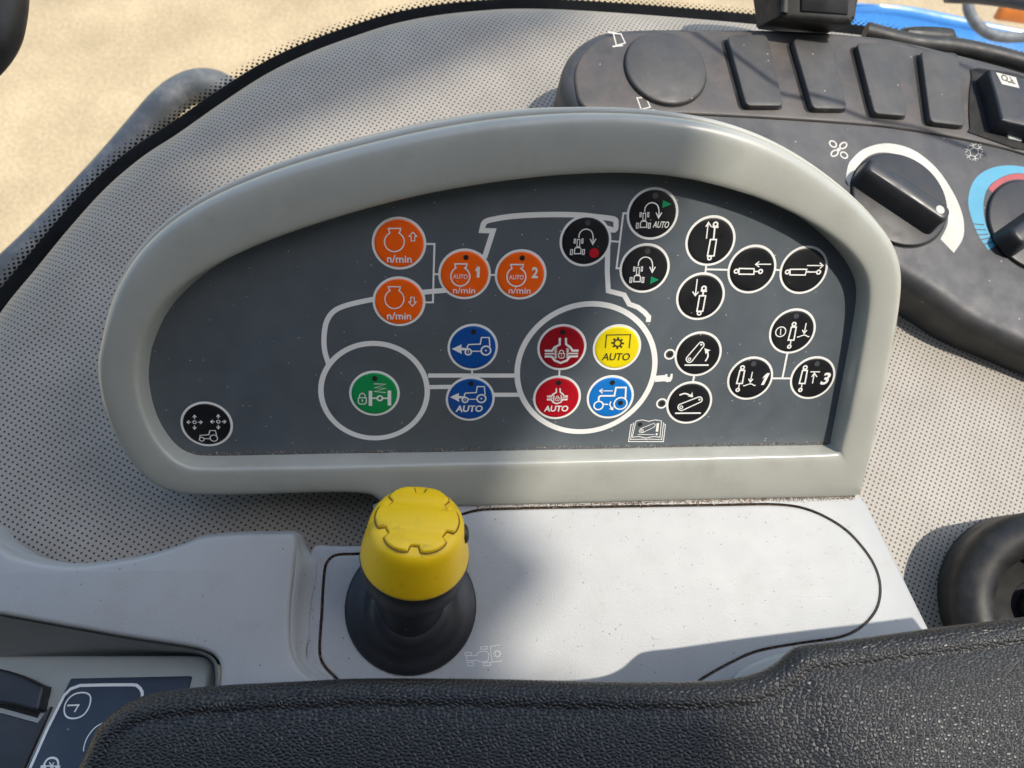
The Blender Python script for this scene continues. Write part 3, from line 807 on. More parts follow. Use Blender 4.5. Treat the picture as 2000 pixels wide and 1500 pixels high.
def diff(ox, oy, s):
    q = lambda x, y: (ox + (x - 583) * s, oy + (y - 530) * s)
    def fn(k):
        k.line([q(567, 400), q(566, 466), q(515, 492), q(492, 525), q(420, 525)], 22 * s)
        k.line([q(626, 400), q(628, 462), q(668, 490), q(690, 524), q(750, 524)], 22 * s)
        k.line([q(420, 554), q(512, 554)], 15 * s); k.line([q(655, 552), q(746, 552)], 15 * s)
        k.line([q(418, 581), q(488, 582), q(516, 620), q(575, 644), q(636, 620), q(664, 582), q(744, 578)], 22 * s)
        for yy in range(508, 606, 14):
            k.line([q(512, yy), q(542, yy - 3)], 7 * s); k.line([q(628, yy - 3), q(656, yy)], 7 * s)
        k.line([q(524, 500), q(524, 604)], 7 * s); k.line([q(644, 500), q(644, 602)], 7 * s)
        padlock(k, *q(583, 556), .82 * s, 9 * s)
    return fn
button((1097.5, 678.5), M['red'], 'dark red button with differential lock symbol', [(ZC, PW, diff(583, 530, 1))], [S4(1099.5, 649)])
def red2(k): diff(543, 972, .62)(k); k.text('AUTO', (532, 1089), 234, 64, .03, .1)
button((1088, 776.5), M['red2'], 'red button with differential lock symbol and AUTO', [(ZC, PW, red2)], [S4(1091, 748)])
def yellow(k):
    k.line([(1012, 500), (1024, 371), (1258, 368), (1245, 500)], 10)
    k.ring((1133, 450), 34, 15)
    for i in range(8):
        a = math.radians(i * 45 + 4); k.line([(1133 + 38 * math.cos(a), 450 + 36 * math.sin(a)), (1133 + 62 * math.cos(a), 450 + 58 * math.sin(a))], 18)
    k.text('AUTO', (1118, 583), 268, 76, .012, .1)
button((1205, 678.5), M['yellow'], 'yellow button with power take-off symbol and AUTO', [(ZC, M['darkprint'], yellow)])
def ltblue(k):
    k.line([(945, 1012), (948, 978), (962, 966), (1100, 965), (1115, 885), (1212, 884), (1208, 990)], 17)
    k.ring((945, 1060), 44, 14); k.ring((1160, 1040), 62, 14); k.line([(990, 1048), (1040, 1048)], 12)
    k.line([(1085, 917), (958, 917)], 9); k.line([(985, 896), (954, 917), (985, 940)], 9)
    k.line([(1066, 1020), (1056, 1055), (1080, 1098)], 12, smooth=True); k.poly([(1044, 1092), (1088, 1108), (1090, 1066), (1074, 1086)])
button((1192, 775.5), M['ltblue'], 'light blue button with tractor and turning arrow', [(ZC, PW, ltblue)], [S4(1196, 747.5), S4(1212, 787)])

def headland(dx, dy, arc=True):
    q = lambda x, y: (x + dx, y + dy)
    def fn(k):
        k.line([q(407, 720), q(414, 672), q(448, 632), q(495, 620), q(543, 640), q(566, 690), q(568, 780)], 13, smooth=True)
        k.line([q(535, 730), q(564, 792), q(600, 730)], 12)
        def rc(x0, y0, x1, y1, w, s=6): k.line([q(x0 + s, y0), q(x1 + s, y0), q(x1 - 0, y1), q(x0, y1)], w, closed=True)
        rc(386, 737, 416, 818, 10, 3); rc(352, 732, 366, 778, 9, 4); rc(438, 730, 452, 778, 9, 4)
        k.line([q(372, 828), q(420, 828), q(432, 846), q(428, 896), q(356, 898), q(360, 846)], 12, closed=True)
        rc(310, 850, 331, 906, 10, 6); rc(446, 850, 466, 906, 10, 6)
    return fn
button((1143.5, 470.5), M['black'], 'black button with tractor turn symbol and red dot', [(ZD, PW, headland(0, 0)), (ZD, M['redprint'], lambda k: k.dot((580, 890), 56, 32))], [S4(1148, 435, 5.6)], 'lampgrey')
def auto_(k): headland(742, -297)(k); k.text('AUTO', (1335, 569), 176, 74, .02, .12)
button((1274.5, 417.5), M['black'], 'black button with tractor turn symbol, AUTO and green arrowhead', [(ZD, PW, auto_), (ZD, M['greenprint'], lambda k: k.poly([(1357, 293), (1452, 340), (1346, 382)]))], [S4(1280, 382, 5.6)], 'lampgrey')
button((1259, 524), M['black'], 'black button with tractor turn symbol above small green arrowhead', [(ZD, PW, headland(670, 315)), (ZD, M['greenprint'], lambda k: k.poly([(1221, 1152), (1312, 1192), (1208, 1238)]))], [S4(1265, 490.5, 5.6)], 'lampgrey')

def eye(k, x, y, r, w): k.ring((x, y), r, w)
def cylup(k):
    k.line([(475, 410), (492, 262)], 11); k.line([(469, 300), (494, 258), (522, 302)], 11)
    eye(k, 560, 277, 19, 15); k.line([(532, 304), (586, 306)], 11); k.line([(536, 290), (534, 306)], 10); k.line([(582, 290), (583, 306)], 10)
    k.line([(553, 306), (541, 416)], 15); k.line([(512, 418), (568, 418), (545, 570), (484, 570)], 13, closed=True); eye(k, 503, 590, 16, 13)
def cyldown(k):
    k.line([(390, 785), (372, 936)], 11); k.line([(347, 902), (371, 940), (402, 904)], 11)
    eye(k, 452, 872, 19, 15); k.line([(424, 899), (478, 901)], 11); k.line([(428, 885), (426, 901)], 10); k.line([(474, 885), (475, 901)], 10)
    k.line([(446, 905), (440, 940)], 15); k.line([(411, 941), (467, 941), (440, 1085), (386, 1085)], 13, closed=True); eye(k, 407, 1104, 16, 13)
def cylleft(k):
    k.line([(1076, 648), (935, 648)], 10); k.line([(966, 622), (932, 649), (966, 674)], 10)
    eye(k, 752, 713, 17, 13); k.line([(780, 687), (918, 690), (916, 741), (777, 740)], 12, closed=True); k.line([(918, 715), (955, 715)], 12); eye(k, 978, 715, 17, 14)
def cylright(k):
    k.line([(1410, 660), (1556, 660)], 10); k.line([(1529, 634), (1560, 660), (1529, 688)], 10)
    eye(k, 1228, 720, 17, 13); k.line([(1254, 695), (1408, 695), (1394, 748), (1251, 747)], 12, closed=True); k.line([(1402, 720), (1495, 720)], 12); eye(k, 1518, 721, 17, 14)
button((1387.5, 470.5), M['black'], 'black button with upright cylinder and up arrow', [(ZE, PW, cylup)])
button((1368, 579), M['black'], 'black button with upright cylinder and down arrow', [(ZE, PW, cyldown)])
button((1468.5, 526), M['black'], 'black button with lying cylinder and arrow towards cylinder', [(ZE, PW, cylleft)])
button((1569.5, 527.5), M['black'], 'black button with lying cylinder and arrow away from cylinder', [(ZE, PW, cylright)])
def cyl2(k, x, y):
    eye(k, x + 42, y - 24, 15, 12); k.line([(x + 20, y), (x + 60, y), (x + 40, y + 111), (x - 8, y + 111)], 12, closed=True)
    k.line([(x + 15, y + 116), (x + 10, y + 148)], 9); eye(k, x + 1, y + 166, 13, 12)
def darrow(k, x, y):
    k.line([(x + 17, y - 88), (x, y - 6)], 9); k.line([(x - 16, y - 30), (x - 1, y), (x + 23, y - 28)], 9)
    k.line([(x - 62, y + 30), (x - 50, y + 30), (x - 8, y + 14), (x + 10, y + 15), (x + 32, y + 28), (x + 44, y + 26)], 9)
def flt(k):
    cyl2(k, 1484, 212); darrow(k, 1612, 266); k.ring((1412, 252), 42, 9); k.line([(1413, 226), (1410, 280)], 8)
def c1(k):
    cyl2(k, 1046, 580); darrow(k, 1155, 680); k.text('1', (1275, 653), 40, 106, 0, .3)
def c3(k):
    cyl2(k, 1578, 580); k.line([(1665, 592), (1746, 592)], 9); k.line([(1682, 690), (1697, 606)], 9); k.line([(1676, 634), (1698, 602), (1720, 636)], 9); k.text('3', (1796, 650), 62, 106, .03, .22)
button((1547.5, 647), M['black'], 'black button with cylinder, float symbol and small circle', [(ZF, PW, flt)], [S4(1555.5, 617.5)], 'lampgrey')
button((1465, 739), M['black'], 'black button with cylinder, float symbol and numeral 1', [(ZF, PW, c1)], [S4(1472, 710.5)], 'lampgrey')
button((1587, 738), M['black'], 'black button with cylinder, end stop arrow and numeral 3', [(ZF, PW, c3)], [S4(1596, 710.5)], 'lampgrey')
def capsule(k, a, ra, b, rb, w):
    ax, ay = a; bx, by = b; t = math.atan2(by - ay, bx - ax)
    pts = [(ax + ra * math.cos(t + math.radians(d)), ay + ra * math.sin(t + math.radians(d))) for d in range(90, 271, 15)]
    pts += [(bx + rb * math.cos(t + math.radians(d)), by + rb * math.sin(t + math.radians(d))) for d in range(-90, 91, 15)]
    k.line(pts, w, closed=True)
def liftup(k):
    capsule(k, (637, 485), 27, (738, 363), 23, 10); k.ring((637, 485), 11, 8); k.dot((738, 361), 9); k.line([(595, 535), (800, 535)], 13)
    k.line([(772, 502), (794, 462), (790, 415)], 13, smooth=True); k.poly([(764, 391), (818, 409), (801, 416), (774, 442)])
def liftdown(k):
    capsule(k, (568, 893), 28, (722, 828), 23, 10); k.ring((568, 893), 12, 8); k.dot((722, 828), 9); k.line([(515, 944), (734, 942)], 13)
    k.line([(552, 790), (600, 776), (650, 795)], 13, smooth=True); k.poly([(661, 762), (668, 808), (622, 801), (648, 792)])
button((1363.5, 691.5), M['black'], 'black button with raised lift arm and arrow', [(ZF, PW, liftup)])
button((1346, 786.5), M['black'], 'black button with lowered lift arm and arrow', [(ZF, PW, liftdown)])
def joy(k):
    for cx, cy in ((750, 842), (924, 838)):
        k.ring((cx, cy), 12, 7)
        for dx, dy in ((1, 0), (-1, 0), (0, 1), (0, -1)):
            e = (cx + dx * 56, cy + dy * 52)
            k.line([(cx + dx * 26, cy + dy * 24), (e[0] - dx * 3, e[1] - dy * 3)], 8)
            k.line([(e[0] - dx * 16 - dy * 13, e[1] - dy * 16 - dx * 13), e, (e[0] - dx * 16 + dy * 13, e[1] - dy * 16 + dx * 13)], 7)
    k.line([(790, 962), (790, 938), (855, 933), (862, 903), (903, 903), (912, 940)], 7); k.ring((803, 966), 17, 7); k.ring((891, 958), 27, 7); k.line([(822, 962), (864, 962)], 7)
button((404, 828.5), M['black'], 'black button with two four-way arrow symbols above a small tractor', [(ZG, PW, joy)], [S4(380, 849, 5), S4(432, 849, 5)], 'black')
def small_lamps():
    for c in ((1308, 692), (1292.5, 788)):
        cc = PAN.uv(*c); mb = MB()
        pts = lambda r, n=24: [(cc[0] + r * math.cos(2 * math.pi * i / n), cc[1] + r * math.sin(2 * math.pi * i / n)) for i in range(n)]
        mb.loft([[PAN.P(p, h * MMM) for p in pts(r * MMM)] for r, h in ((1.3, -.05), (1.25, .08), (.8, .12))], True); mb.fill(PAN, [pts(.8 * MMM)], .12 * MMM)
        o = mb.build('indicator_lamp', M['lampgrey'], PANEL)
        k = Ink(PAN, .00016); k.dot((c[0] + 1, c[1]), 4.4); k.build('indicator_window', M['lamp'], o)
    k = Ink(PAN, .00012); k.dot((1250.5, 829), 4.4); k.build('indicator_window', M['lamp'], PANEL)
small_lamps()

# ------------------------------------------------------------------ light grey console shelf
def slab2(pl, name, pts, h0, h1, mat, parent, bev=.0008, holes=(), n=5, smoothp=True, flare=0.0, steps=3, base=None):
    """closed outline (pixels on the plane at height h1) -> solid with a rounded upper edge"""
    q = catmull(pts, True, n) if smoothp else pts
    a = [pl.uv(p[0], p[1], h1) for p in q]
    mb = MB()
    rings = [(offset(a, flare), h0), (a, h1 - bev)]
    for i in range(1, steps + 1):
        t = math.pi / 2 * i / steps
        rings.append((offset(a, -bev * (1 - math.cos(t))), h1 - bev + bev * math.sin(t)))
    mb.loft([[pl.P(p, h) for p in r] for r, h in rings], True)
    mb.fill(pl, [rings[-1][0]] + [list(x) for x in holes], h1)
    for hl in holes:
        mb.loft([[pl.P(p, h1) for p in hl], [pl.P(p, h0) for p in hl]], True)
    return mb.build(name, mat, parent, angle=35, base=base)

CONSOLE = thing('side_console', 'light grey dusty plastic console shelf with inset lid below the framed button panel', 'console', SHE.hit(1200, 1200, -.02))
INSERT = [(1000, 994), (1200, 990), (1400, 987), (1520, 986), (1585, 998), (1645, 1030), (1685, 1070), (1710, 1110), (1719, 1150), (1711, 1190), (1682, 1224), (1640, 1244), (1560, 1256),
          (1480, 1271), (1425, 1295), (1370, 1326), (1300, 1370), (1000, 1390), (720, 1380), (676, 1345), (655, 1322), (634, 1300), (625, 1272), (629, 1200), (634, 1120), (642, 1095), (661, 1084), (704, 1082), (780, 1070), (850, 1030), (920, 1000)]
def console():
    ins = [SHE.uv(*p) for p in catmull(INSERT, True, 5)]
    out = [(612, 1068), (660, 1066), (715, 1064), (733, 1050), (736, 1010), (740, 980), (900, 978), (1300, 968), (1600, 960), (1668, 958), (1680, 968), (1694, 986), (1711, 1018), (1750, 1096), (1785, 1168), (1812, 1222), (1850, 1300), (1880, 1400), (1300, 1440), (640, 1440), (600, 1360), (596, 1250), (600, 1120)]
    slab2(SHE, 'shelf_top', out, -.012, 0, M['shelf'], CONSOLE, .0012, [offset(ins, .00060)], n=5)
    mb = MB(); i2 = offset(ins, -.00026)
    mb.loft([[SHE.P(p, h * MMM) for p in offset(i2, d * MMM)] for d, h in ((0, -2), (0, -.45), (-.12, -.2), (-.4, -.08), (-.9, -.05))], True)
    mb.fill(SHE, [offset(i2, -.0009)], -.00005)
    mb.build('inset_lid', M['shelf'], CONSOLE, angle=40)
    mb = MB(); mb.fill(SHE, [offset(ins, .003)], -.0021); mb.build('groove_floor', M['groove'], CONSOLE, smooth=False)
    # moulding that sweeps up to the left
    AH = .0065
    top = [(-60, 1030), (-20, 1058), (10, 1077), (35, 1090), (105, 1104), (175, 1104), (280, 1087), (350, 1066), (392, 1050), (455, 1043), (540, 1041), (570, 1042), (578, 1060), (575, 1110), (568, 1175), (566, 1240), (572, 1280), (590, 1310), (628, 1345), (650, 1420), (560, 1440), (440, 1440),
           (428, 1370), (430, 1310), (422, 1285), (397, 1270), (350, 1260), (245, 1244), (105, 1219), (0, 1200), (-80, 1186)]
    a = [SHE.uv(p[0], p[1], AH) for p in catmull(top, True, 5)]
    mb = MB()
    fl = []
    for p, q in zip(a, catmull(top, True, 5)):   # wall flares into a soft cove on the side towards the lid
        fl.append(.0012 + .0050 * smooth01(545, 575, q[0]) * smooth01(1052, 1105, q[1]) * (1 - .75 * smooth01(1235, 1300, q[1])))
    def off_v(d):
        o1 = offset(a, 1.0)
        return [(p[0] + (o[0] - p[0]) * k * d, p[1] + (o[1] - p[1]) * k * d) for p, o, k in zip(a, o1, fl)]
    rings = [(off_v(1.05), -.010), (off_v(1.0), .0004), (off_v(.62), .0012), (off_v(.34), .0030), (off_v(.12), .0047)]
    for i in range(5):
        t = math.pi / 2 * i / 4
        rings.append((offset(a, -.0016 * (1 - math.cos(t))), AH - .0016 + .0016 * math.sin(t)))
    mb.loft([[SHE.P(p, h) for p in r] for r, h in rings], True)
    mb.fill(SHE, [rings[-1][0]], AH)
    mb.build('raised_moulding', M['shelf'], CONSOLE, angle=50)
    # sloping underside that drops to the seat switch box
    up = [(-80, 1190), (0, 1203), (105, 1222), (245, 1247), (350, 1263), (397, 1273), (420, 1288), (427, 1312), (427, 1370)]
    dn = [(-80, 1284), (0, 1283), (105, 1282), (245, 1281), (330, 1281), (380, 1282), (405, 1294), (412, 1315), (412, 1370)]
    mb = MB()
    U = catmull(up, False, 5); Dn = catmull(dn, False, 5)
    mb.loft([[SHE.hit(p[0] + (q[0] - p[0]) * t, p[1] + (q[1] - p[1]) * t, AH - .002 - dz) for p, q in zip(U, Dn)] for t, dz in ((0, 0), (.06, .004), (.3, .012), (.65, .022), (1.0, .032))], False)
    mb.build('underside', M['shelf'], CONSOLE, angle=60)
    mb = MB(); mb.fill(SHE, [[SHE.uv(x, y, -.03) for x, y in ((-200, 1140), (480, 1180), (500, 1650), (-200, 1650))]], -.03); mb.build('gap_shade', M['gap'], CONSOLE, smooth=False)  # added black sheet: painted shade in the gap, stops ground light leaking
    # pale end piece that shows under the armrest
    slab2(SHE, 'lid_catch', [(1432, 1326), (1470, 1296), (1530, 1276), (1560, 1270), (1580, 1290), (1540, 1340), (1450, 1350)], -.001, .0016, M['case'], CONSOLE, .001)
    # faint engraved power take-off symbol
    k = Ink(SHE, -.00002, (580, 900, 3.333))
    def rc(x0, y0, x1, y1, s=0): k.line([(x0, y0), (x1, y0 - s), (x1, y1 - s), (x0, y1)], 5, closed=True)
    rc(1095, 1248, 1135, 1266); rc(1110, 1312, 1150, 1334); rc(1195, 1212, 1240, 1228, 4); rc(1212, 1315, 1262, 1334, 3)
    k.line([(1105, 1268), (1170, 1268), (1182, 1245), (1235, 1238), (1248, 1255), (1248, 1290), (1235, 1308), (1190, 1308), (1175, 1298), (1105, 1302)], 5, closed=True)
    k.line([(1322, 1200), (1258, 1208), (1270, 1310), (1338, 1303)], 5)
    k.ring((1304, 1256), 16, 5)
    for i in range(8):
        a_ = math.radians(i * 45); k.line([(1304 + 18 * math.cos(a_), 1256 + 18 * math.sin(a_)), (1304 + 27 * math.cos(a_), 1256 + 27 * math.sin(a_))], 7)
    k.build('engraved_symbol', M['printdim'], CONSOLE)
console()

# ------------------------------------------------------------------ yellow topped lever
def lever():
    C0 = SHE.hit(803, 1185); ax = Vector((.122, .71, .69)).normalized(); top = C0 + ax * .0471
    t = thing('control_lever', 'black lever with tapered yellow knob standing on the light grey console', 'lever', C0)
    mb = MB(); mb.lathe(C0, SHE.n, [(.0212, -.001), (.0210, .0006), (.0203, .0013), (.0180, .0019), (.0158, .0026), (.0146, .0038), (.0134, .0056), (.0124, .0070), (.0112, .0078), (.0090, .0082)], 64, cap1=True)
    mb.build('base_flange', M['blackplastic'], t, angle=50)
    mb = MB(); mb.lathe(top, ax, [(.0122, -.0455), (.0114, -.042), (.0106, -.037), (.0104, -.030), (.0106, -.020)], 48)
    mb.build('stem', M['blackplastic'], t)
    mb = MB(); mb.lathe(top, ax, [(.0105, -.0308), (.0128, -.0306), (.0140, -.0296), (.0149, -.0275), (.0160, -.0205), (.0162, -.0178), (.0160, -.0168), (.0140, -.0165)], 64)
    mb.build('collar', M['blackplastic'], t, angle=50)
    mb = MB(); prof = [(.0120, -.0175), (.0156, -.0172), (.0160, -.0166), (.0159, -.0155), (.0150, -.0105), (.0142, -.0060), (.0137, -.0036), (.0132, -.0020), (.0124, -.0009), (.0114, -.0003), (.0100, 0.0)]
    mb.lathe(top, ax, prof, 72, cap1=True)
    kn = mb.build('knob', M['knob'], t, angle=50)
    # raised gear emblem
    e1 = Vector((1, 0, 0)); e1 = (e1 - ax * e1.dot(ax)).normalized(); e2 = ax.cross(e1)
    poly = []
    for i in range(6):
        c = 30 + i * 60           # notch centres
        for d, r in ((-15, 11.2), (-11, 11.0), (-8.5, 9.0), (0, 8.8), (8.5, 9.0), (11, 11.0), (15, 11.2), (22, 11.4), (30, 11.5), (38, 11.4)):
            a = math.radians(c + d); poly.append((r * MMM * math.cos(a), r * MMM * math.sin(a)))
    P = lambda p, h: top + e1 * p[0] + e2 * p[1] + ax * h
    mb = MB(); mb.loft([[P(p, h * MMM) for p in offset(poly, d * MMM)] for d, h in ((.62, -.02), (.5, .06), (.05, .14))], True); mb.build('dirt_line', M['dirtyline'], kn)
    mb = MB(); mb.loft([[P(p, h * MMM) for p in offset(poly, d * MMM)] for d, h in ((.3, -.3), (.2, .35), (.05, .80), (-.25, 1.0))], True)
    tp = offset(poly, -.00025)
    b = len(mb.v); mb.v += [P(p, .0010) for p in tp]
    mb.f += [tuple(b + i for i in tr) for tr in tessellate_polygon([[Vector((p[0], p[1], 0)) for p in tp]])]
    mb.build('gear_emblem', M['knob'], kn, angle=40)
    # small black release button at the side of the knob
    c = top + ax * -.0085 + Vector((.0136, .001, 0)); a2 = Vector((1, .1, -.15)).normalized()
    mb = MB(); mb.lathe(c, a2, [(.0030, -.002), (.0030, .0004), (.0026, .0011), (.0017, .0016), (.0004, .0018)], 24, cap1=True)
    mb.build('side_button', M['blackplastic'], t)
lever()

# ------------------------------------------------------------------ switch pod at the upper right
PODT = thing('switch_pod', 'dusty dark grey switch pod with blank covers and heater dials', 'switch pod', POD.hit(1600, 300, -.03))
def pod():
    out = [(1101, 165), (1102, 130), (1116, 96), (1145, 69), (1187, 52), (1250, 47), (1325, 46), (1462, 47), (1560, 50), (1650, 56), (1750, 68), (1875, 97), (2000, 132), (2150, 190), (2300, 400), (2300, 800), (2150, 745),
           (2000, 677), (1900, 630), (1833, 583), (1760, 537), (1640, 470), (1500, 400), (1350, 330), (1200, 260), (1125, 215)]
    a = [POD.uv(*p) for p in catmull(out, True, 5)]
    mb = MB()
    rings = [(offset(a, -.002), -.036), (offset(a, -.0005), -.020), (a, -.0075), (offset(a, -.0002), -.0050), (offset(a, -.0010), -.0028), (offset(a, -.0022), -.0012), (offset(a, -.0040), -.0003), (offset(a, -.006), 0)]
    mb.loft([[POD.P(p, h) for p in r] for r, h in rings], True); mb.fill(POD, [rings[-1][0]], 0)
    mb.build('body', M['pod'], PODT, angle=60)
    up = [(1124, 165), (1125, 132), (1139, 104), (1164, 82), (1200, 68), (1260, 62), (1325, 60), (1462, 61), (1560, 64), (1650, 70), (1750, 83), (1875, 113), (2000, 149), (2140, 200), (2140, 350), (2000, 300), (1900, 275), (1750, 249), (1600, 236), (1450, 227), (1300, 220), (1180, 216), (1138, 205)]
    slab2(POD, 'upper_deck', up, -.001, .0011, M['deck'], PODT, .0010)
    H = .0011
    for q in ([(1412, 78), (1495, 76), (1528, 215), (1449, 215)], [(1539, 84), (1617, 86), (1651, 221), (1578, 220)], [(1663, 92), (1739, 94), (1768, 235), (1698, 230)], [(1788, 107), (1866, 112), (1880, 254), (1806, 246)]):
        u4 = [POD.uv(x, y, H) for x, y in q]
        e = (Vector(u4[1]) - Vector(u4[0])).normalized()
        wide = [tuple(Vector(p) - e * w) for p, w in zip(u4, (.0012, -.0003, -.0003, .0012))]  # black gap sheet widened leftwards to stand in for the cover's shadow
        mb = MB(); wd = roundpoly(wide, .0024)
        mb.loft([[POD.P(p, H - .0004) for p in offset(wd, .0001)], [POD.P(p, H + .00012) for p in wd]], True); mb.fill(POD, [wd], H + .00012)
        mb.build('cover_gap_shade', M['gap'], PODT, smooth=False)
        mb = MB(); b_ = roundpoly([tuple(Vector(p) + e * w) for p, w in zip(u4, (.0006, -.0008, -.0008, .0006))], .0026)
        rg = [(b_, H), (b_, H + .0026), (offset(b_, -.00015), H + .0029), (offset(b_, -.0005), H + .0030)]
        mb.loft([[POD.P(p, h) for p in r] for r, h in rg], True); mb.fill(POD, [rg[-1][0]], H + .0030)
        mb.build('blank_cover', M['cover'], PODT, angle=50)
    # round blank
    t0 = POD.hit(1500, 200).z * -1
    cc = POD.uv(1299, 136, H); r0 = .0518 * t0
    circ = lambda r, c=cc, n=64: [(c[0] + r * math.cos(2 * math.pi * i / n), c[1] + r * math.sin(2 * math.pi * i / n)) for i in range(n)]
    mb = MB(); mb.loft([[POD.P(p, H + h * MMM) for p in circ(r0 + d * MMM)] for d, h in ((.2, .06), (-.8, .10))], True); mb.build('round_cover_gap', M['gap'], PODT)
    mb = MB(); mb.loft([[POD.P(p, H + h * MMM) for p in circ(r0 + d * MMM)] for d, h in ((-.2, -.2), (-.3, 1.2), (-.6, 1.7), (-1.3, 1.95))], True); mb.fill(POD, [circ(r0 - .0013)], H + .00195)
    mb.build('round_cover', M['cover'], PODT, angle=60)
    # rocker switch
    slab2(POD, 'switch_socket', [(1898, 150), (1912, 132), (2060, 172), (2060, 300), (1905, 262), (1895, 250), (1893, 200)], H - .0005, H + .0006, M['gap'], PODT, .0003, n=2)
    ro = slab2(POD, 'rocker_switch', [(1932, 140), (1940, 136), (2000, 152), (2070, 172), (2070, 262), (2000, 246), (1962, 237), (1956, 228), (1944, 180)], H, H + .0085, M['rocker'], PODT, .0012, n=3)
    k = Ink(POD, H + .0085 + HP); k.poly([(1945, 141), (1984, 151), (1991, 172), (1957, 164)]); k.build('symbol_label', M['podprint'], ro)
    k = Ink(POD, H + .0085 + HP * 3); k.ring((1962, 152), 5, 2.2); k.line([(1966, 158), (1984, 164)], 2); k.line([(1972, 150), (1980, 162)], 2); k.line([(1970, 162), (1978, 156)], 1.8); k.build('symbol', M['darkprint'], ro)
    slab2(POD, 'connector_tab', [(1968, 249), (1998, 256), (1996, 276), (1970, 270)], H, H + .0016, M['case'], PODT, .0004, smoothp=False)
    # dials
    def dial(c, rr, bar, dot, barlab):
        c2 = POD.uv(*c)
        mb = MB(); mb.loft([[POD.P(p, h * MMM) for p in circ(rr + d * MMM, c2)] for d, h in ((.5, .05), (-.5, .12))], True); mb.build('dial_gap', M['gap'], PODT)
        mb = MB(); mb.loft([[POD.P(p, h * MMM) for p in circ(rr + d * MMM, c2)] for d, h in ((-.1, -.2), (-.1, 1.0), (-.4, 1.35), (-.9, 1.5))], True); mb.fill(POD, [circ(rr - .0009, c2)], .0015)
        d = mb.build('dial', M['dial'], PODT, angle=60)
        a1, b1 = POD.uv(*bar[0]), POD.uv(*bar[1])
        dx, dy = b1[0] - a1[0], b1[1] - a1[1]; l = math.hypot(dx, dy); dx /= l; dy /= l
        L2 = rr * .93
        bc = (c2[0] - .0026, c2[1] - .0008)
        def ringp(hl, hw, cr):
            return [(bc[0] + dx * x - dy * y, bc[1] + dy * x + dx * y) for x, y in roundpoly([(hl, hw), (-hl, hw), (-hl, -hw), (hl, -hw)], cr, 5)]
        mb = MB(); rg = [(ringp(L2, .0060, .0040), .0014), (ringp(L2 - .0002, .0046, .0036), .0065), (ringp(L2 - .0004, .0038, .003), .0092), (ringp(L2 - .0010, .0032, .0026), .0101), (ringp(L2 - .0018, .0025, .002), .0105)]
        mb.loft([[POD.P(p, h) for p in r] for r, h in rg], True, False, True)
        mb.build('grip_bar', M['rocker'], d, angle=45)
        if dot:
            k = Ink(POD, .0105 + HP); cd = (bc[0] + dx * (L2 - .0048), bc[1] + dy * (L2 - .0048))
            k.mb.fill(POD, [circ(.0018, cd, 24)], .0105 + HP); k.build('pointer_dot', M['podprint'], d)
        return d
    rd = .0624 * t0
    dial((1755, 391), rd, ((1672, 335), (1840, 447)), (1829, 412), '')
    dial((2016, 442), rd, ((1945, 492), (2087, 392)), None, '')
    k = Ink(POD, HP)
    outer = catmull([(1652, 350), (1656, 325), (1664, 311), (1687, 291), (1727, 280), (1767, 286), (1800, 303), (1833, 333), (1860, 373), (1877, 410), (1883, 440), (1880, 467), (1863, 494)], False, 4)
    inner = catmull([(1837, 467), (1850, 440), (1851, 413), (1842, 383), (1819, 350), (1789, 320), (1753, 302), (1717, 298), (1689, 310), (1669, 338), (1662, 373)], False, 4)
    k.poly(outer + inner); k.build('fan_scale', M['podprint'], PODT)
    k = Ink(POD, HP)
    k.poly(catmull([(1930, 488), (1913, 463), (1900, 433), (1891, 397), (1897, 363), (1913, 341), (1937, 328), (1967, 323), (2000, 326), (2040, 336)], False, 3) + catmull([(2040, 350), (2000, 339), (1973, 340), (1947, 351), (1930, 366), (1922, 387), (1921, 413), (1927, 443), (1945, 480)], False, 3))
    k.build('cold_scale', M['cyan'], PODT)
    k = Ink(POD, HP * 1.6)
    k.poly(catmull([(1930, 368), (1947, 352), (1973, 341), (2000, 340), (2040, 351)], False, 3) + catmull([(2040, 362), (2000, 351), (1977, 351), (1957, 359), (1938, 376)], False, 3)); k.build('warm_scale', M['rose'], PODT)
    k = Ink(POD, HP * 2.4)
    for a1, b1 in (((1899, 437), (1922, 439)), ((1902, 448), (1926, 449)), ((1907, 459), (1930, 457)), ((1912, 469), (1935, 464)), ((1920, 478), (1940, 471))): k.line([a1, b1], 2)
    k.build('scale_ticks', M['pod'], PODT)
    k = Ink(POD, HP, (1500, 0, 4.0))
    for cx, cy, an in ((508, 1125, 40), (588, 1137, -35), (520, 1197, -35), (594, 1212, 35)):
        pts = []
        for i in range(14):
            t = 2 * math.pi * i / 14; x, y = 30 * math.cos(t), 21 * math.sin(t); c_, s_ = math.cos(math.radians(an)), math.sin(math.radians(an))
            pts.append((cx + x * c_ - y * s_, cy + x * s_ + y * c_))
        k.line(pts, 11, closed=True)
    k.dot((552, 1168), 14)
    k.build('fan_print', M['podprint'], PODT)
    k = Ink(POD, HP, (1500, 0, 4.0))
    cx, cy = 1610, 1188
    for i in range(6):
        a = math.radians(i * 60 + 20); b = math.radians(i * 60 + 80); 
        k.line([(cx + 36 * math.cos(a), cy + 36 * math.sin(a)), (cx + 36 * math.cos(b), cy + 36 * math.sin(b))], 5)
        k.line([(cx + 36 * math.cos(a), cy + 36 * math.sin(a)), (cx + 74 * math.cos(a), cy + 70 * math.sin(a))], 5.5)
        for s in (-.42, .42):
            k.line([(cx + 50 * math.cos(a), cy + 48 * math.sin(a)), (cx + 68 * math.cos(a + s), cy + 66 * math.sin(a + s))], 4)
    k.build('snowflake_print', M['podprint'], PODT)
    k = Ink(POD, H + HP, (1050, 0, 3.636))
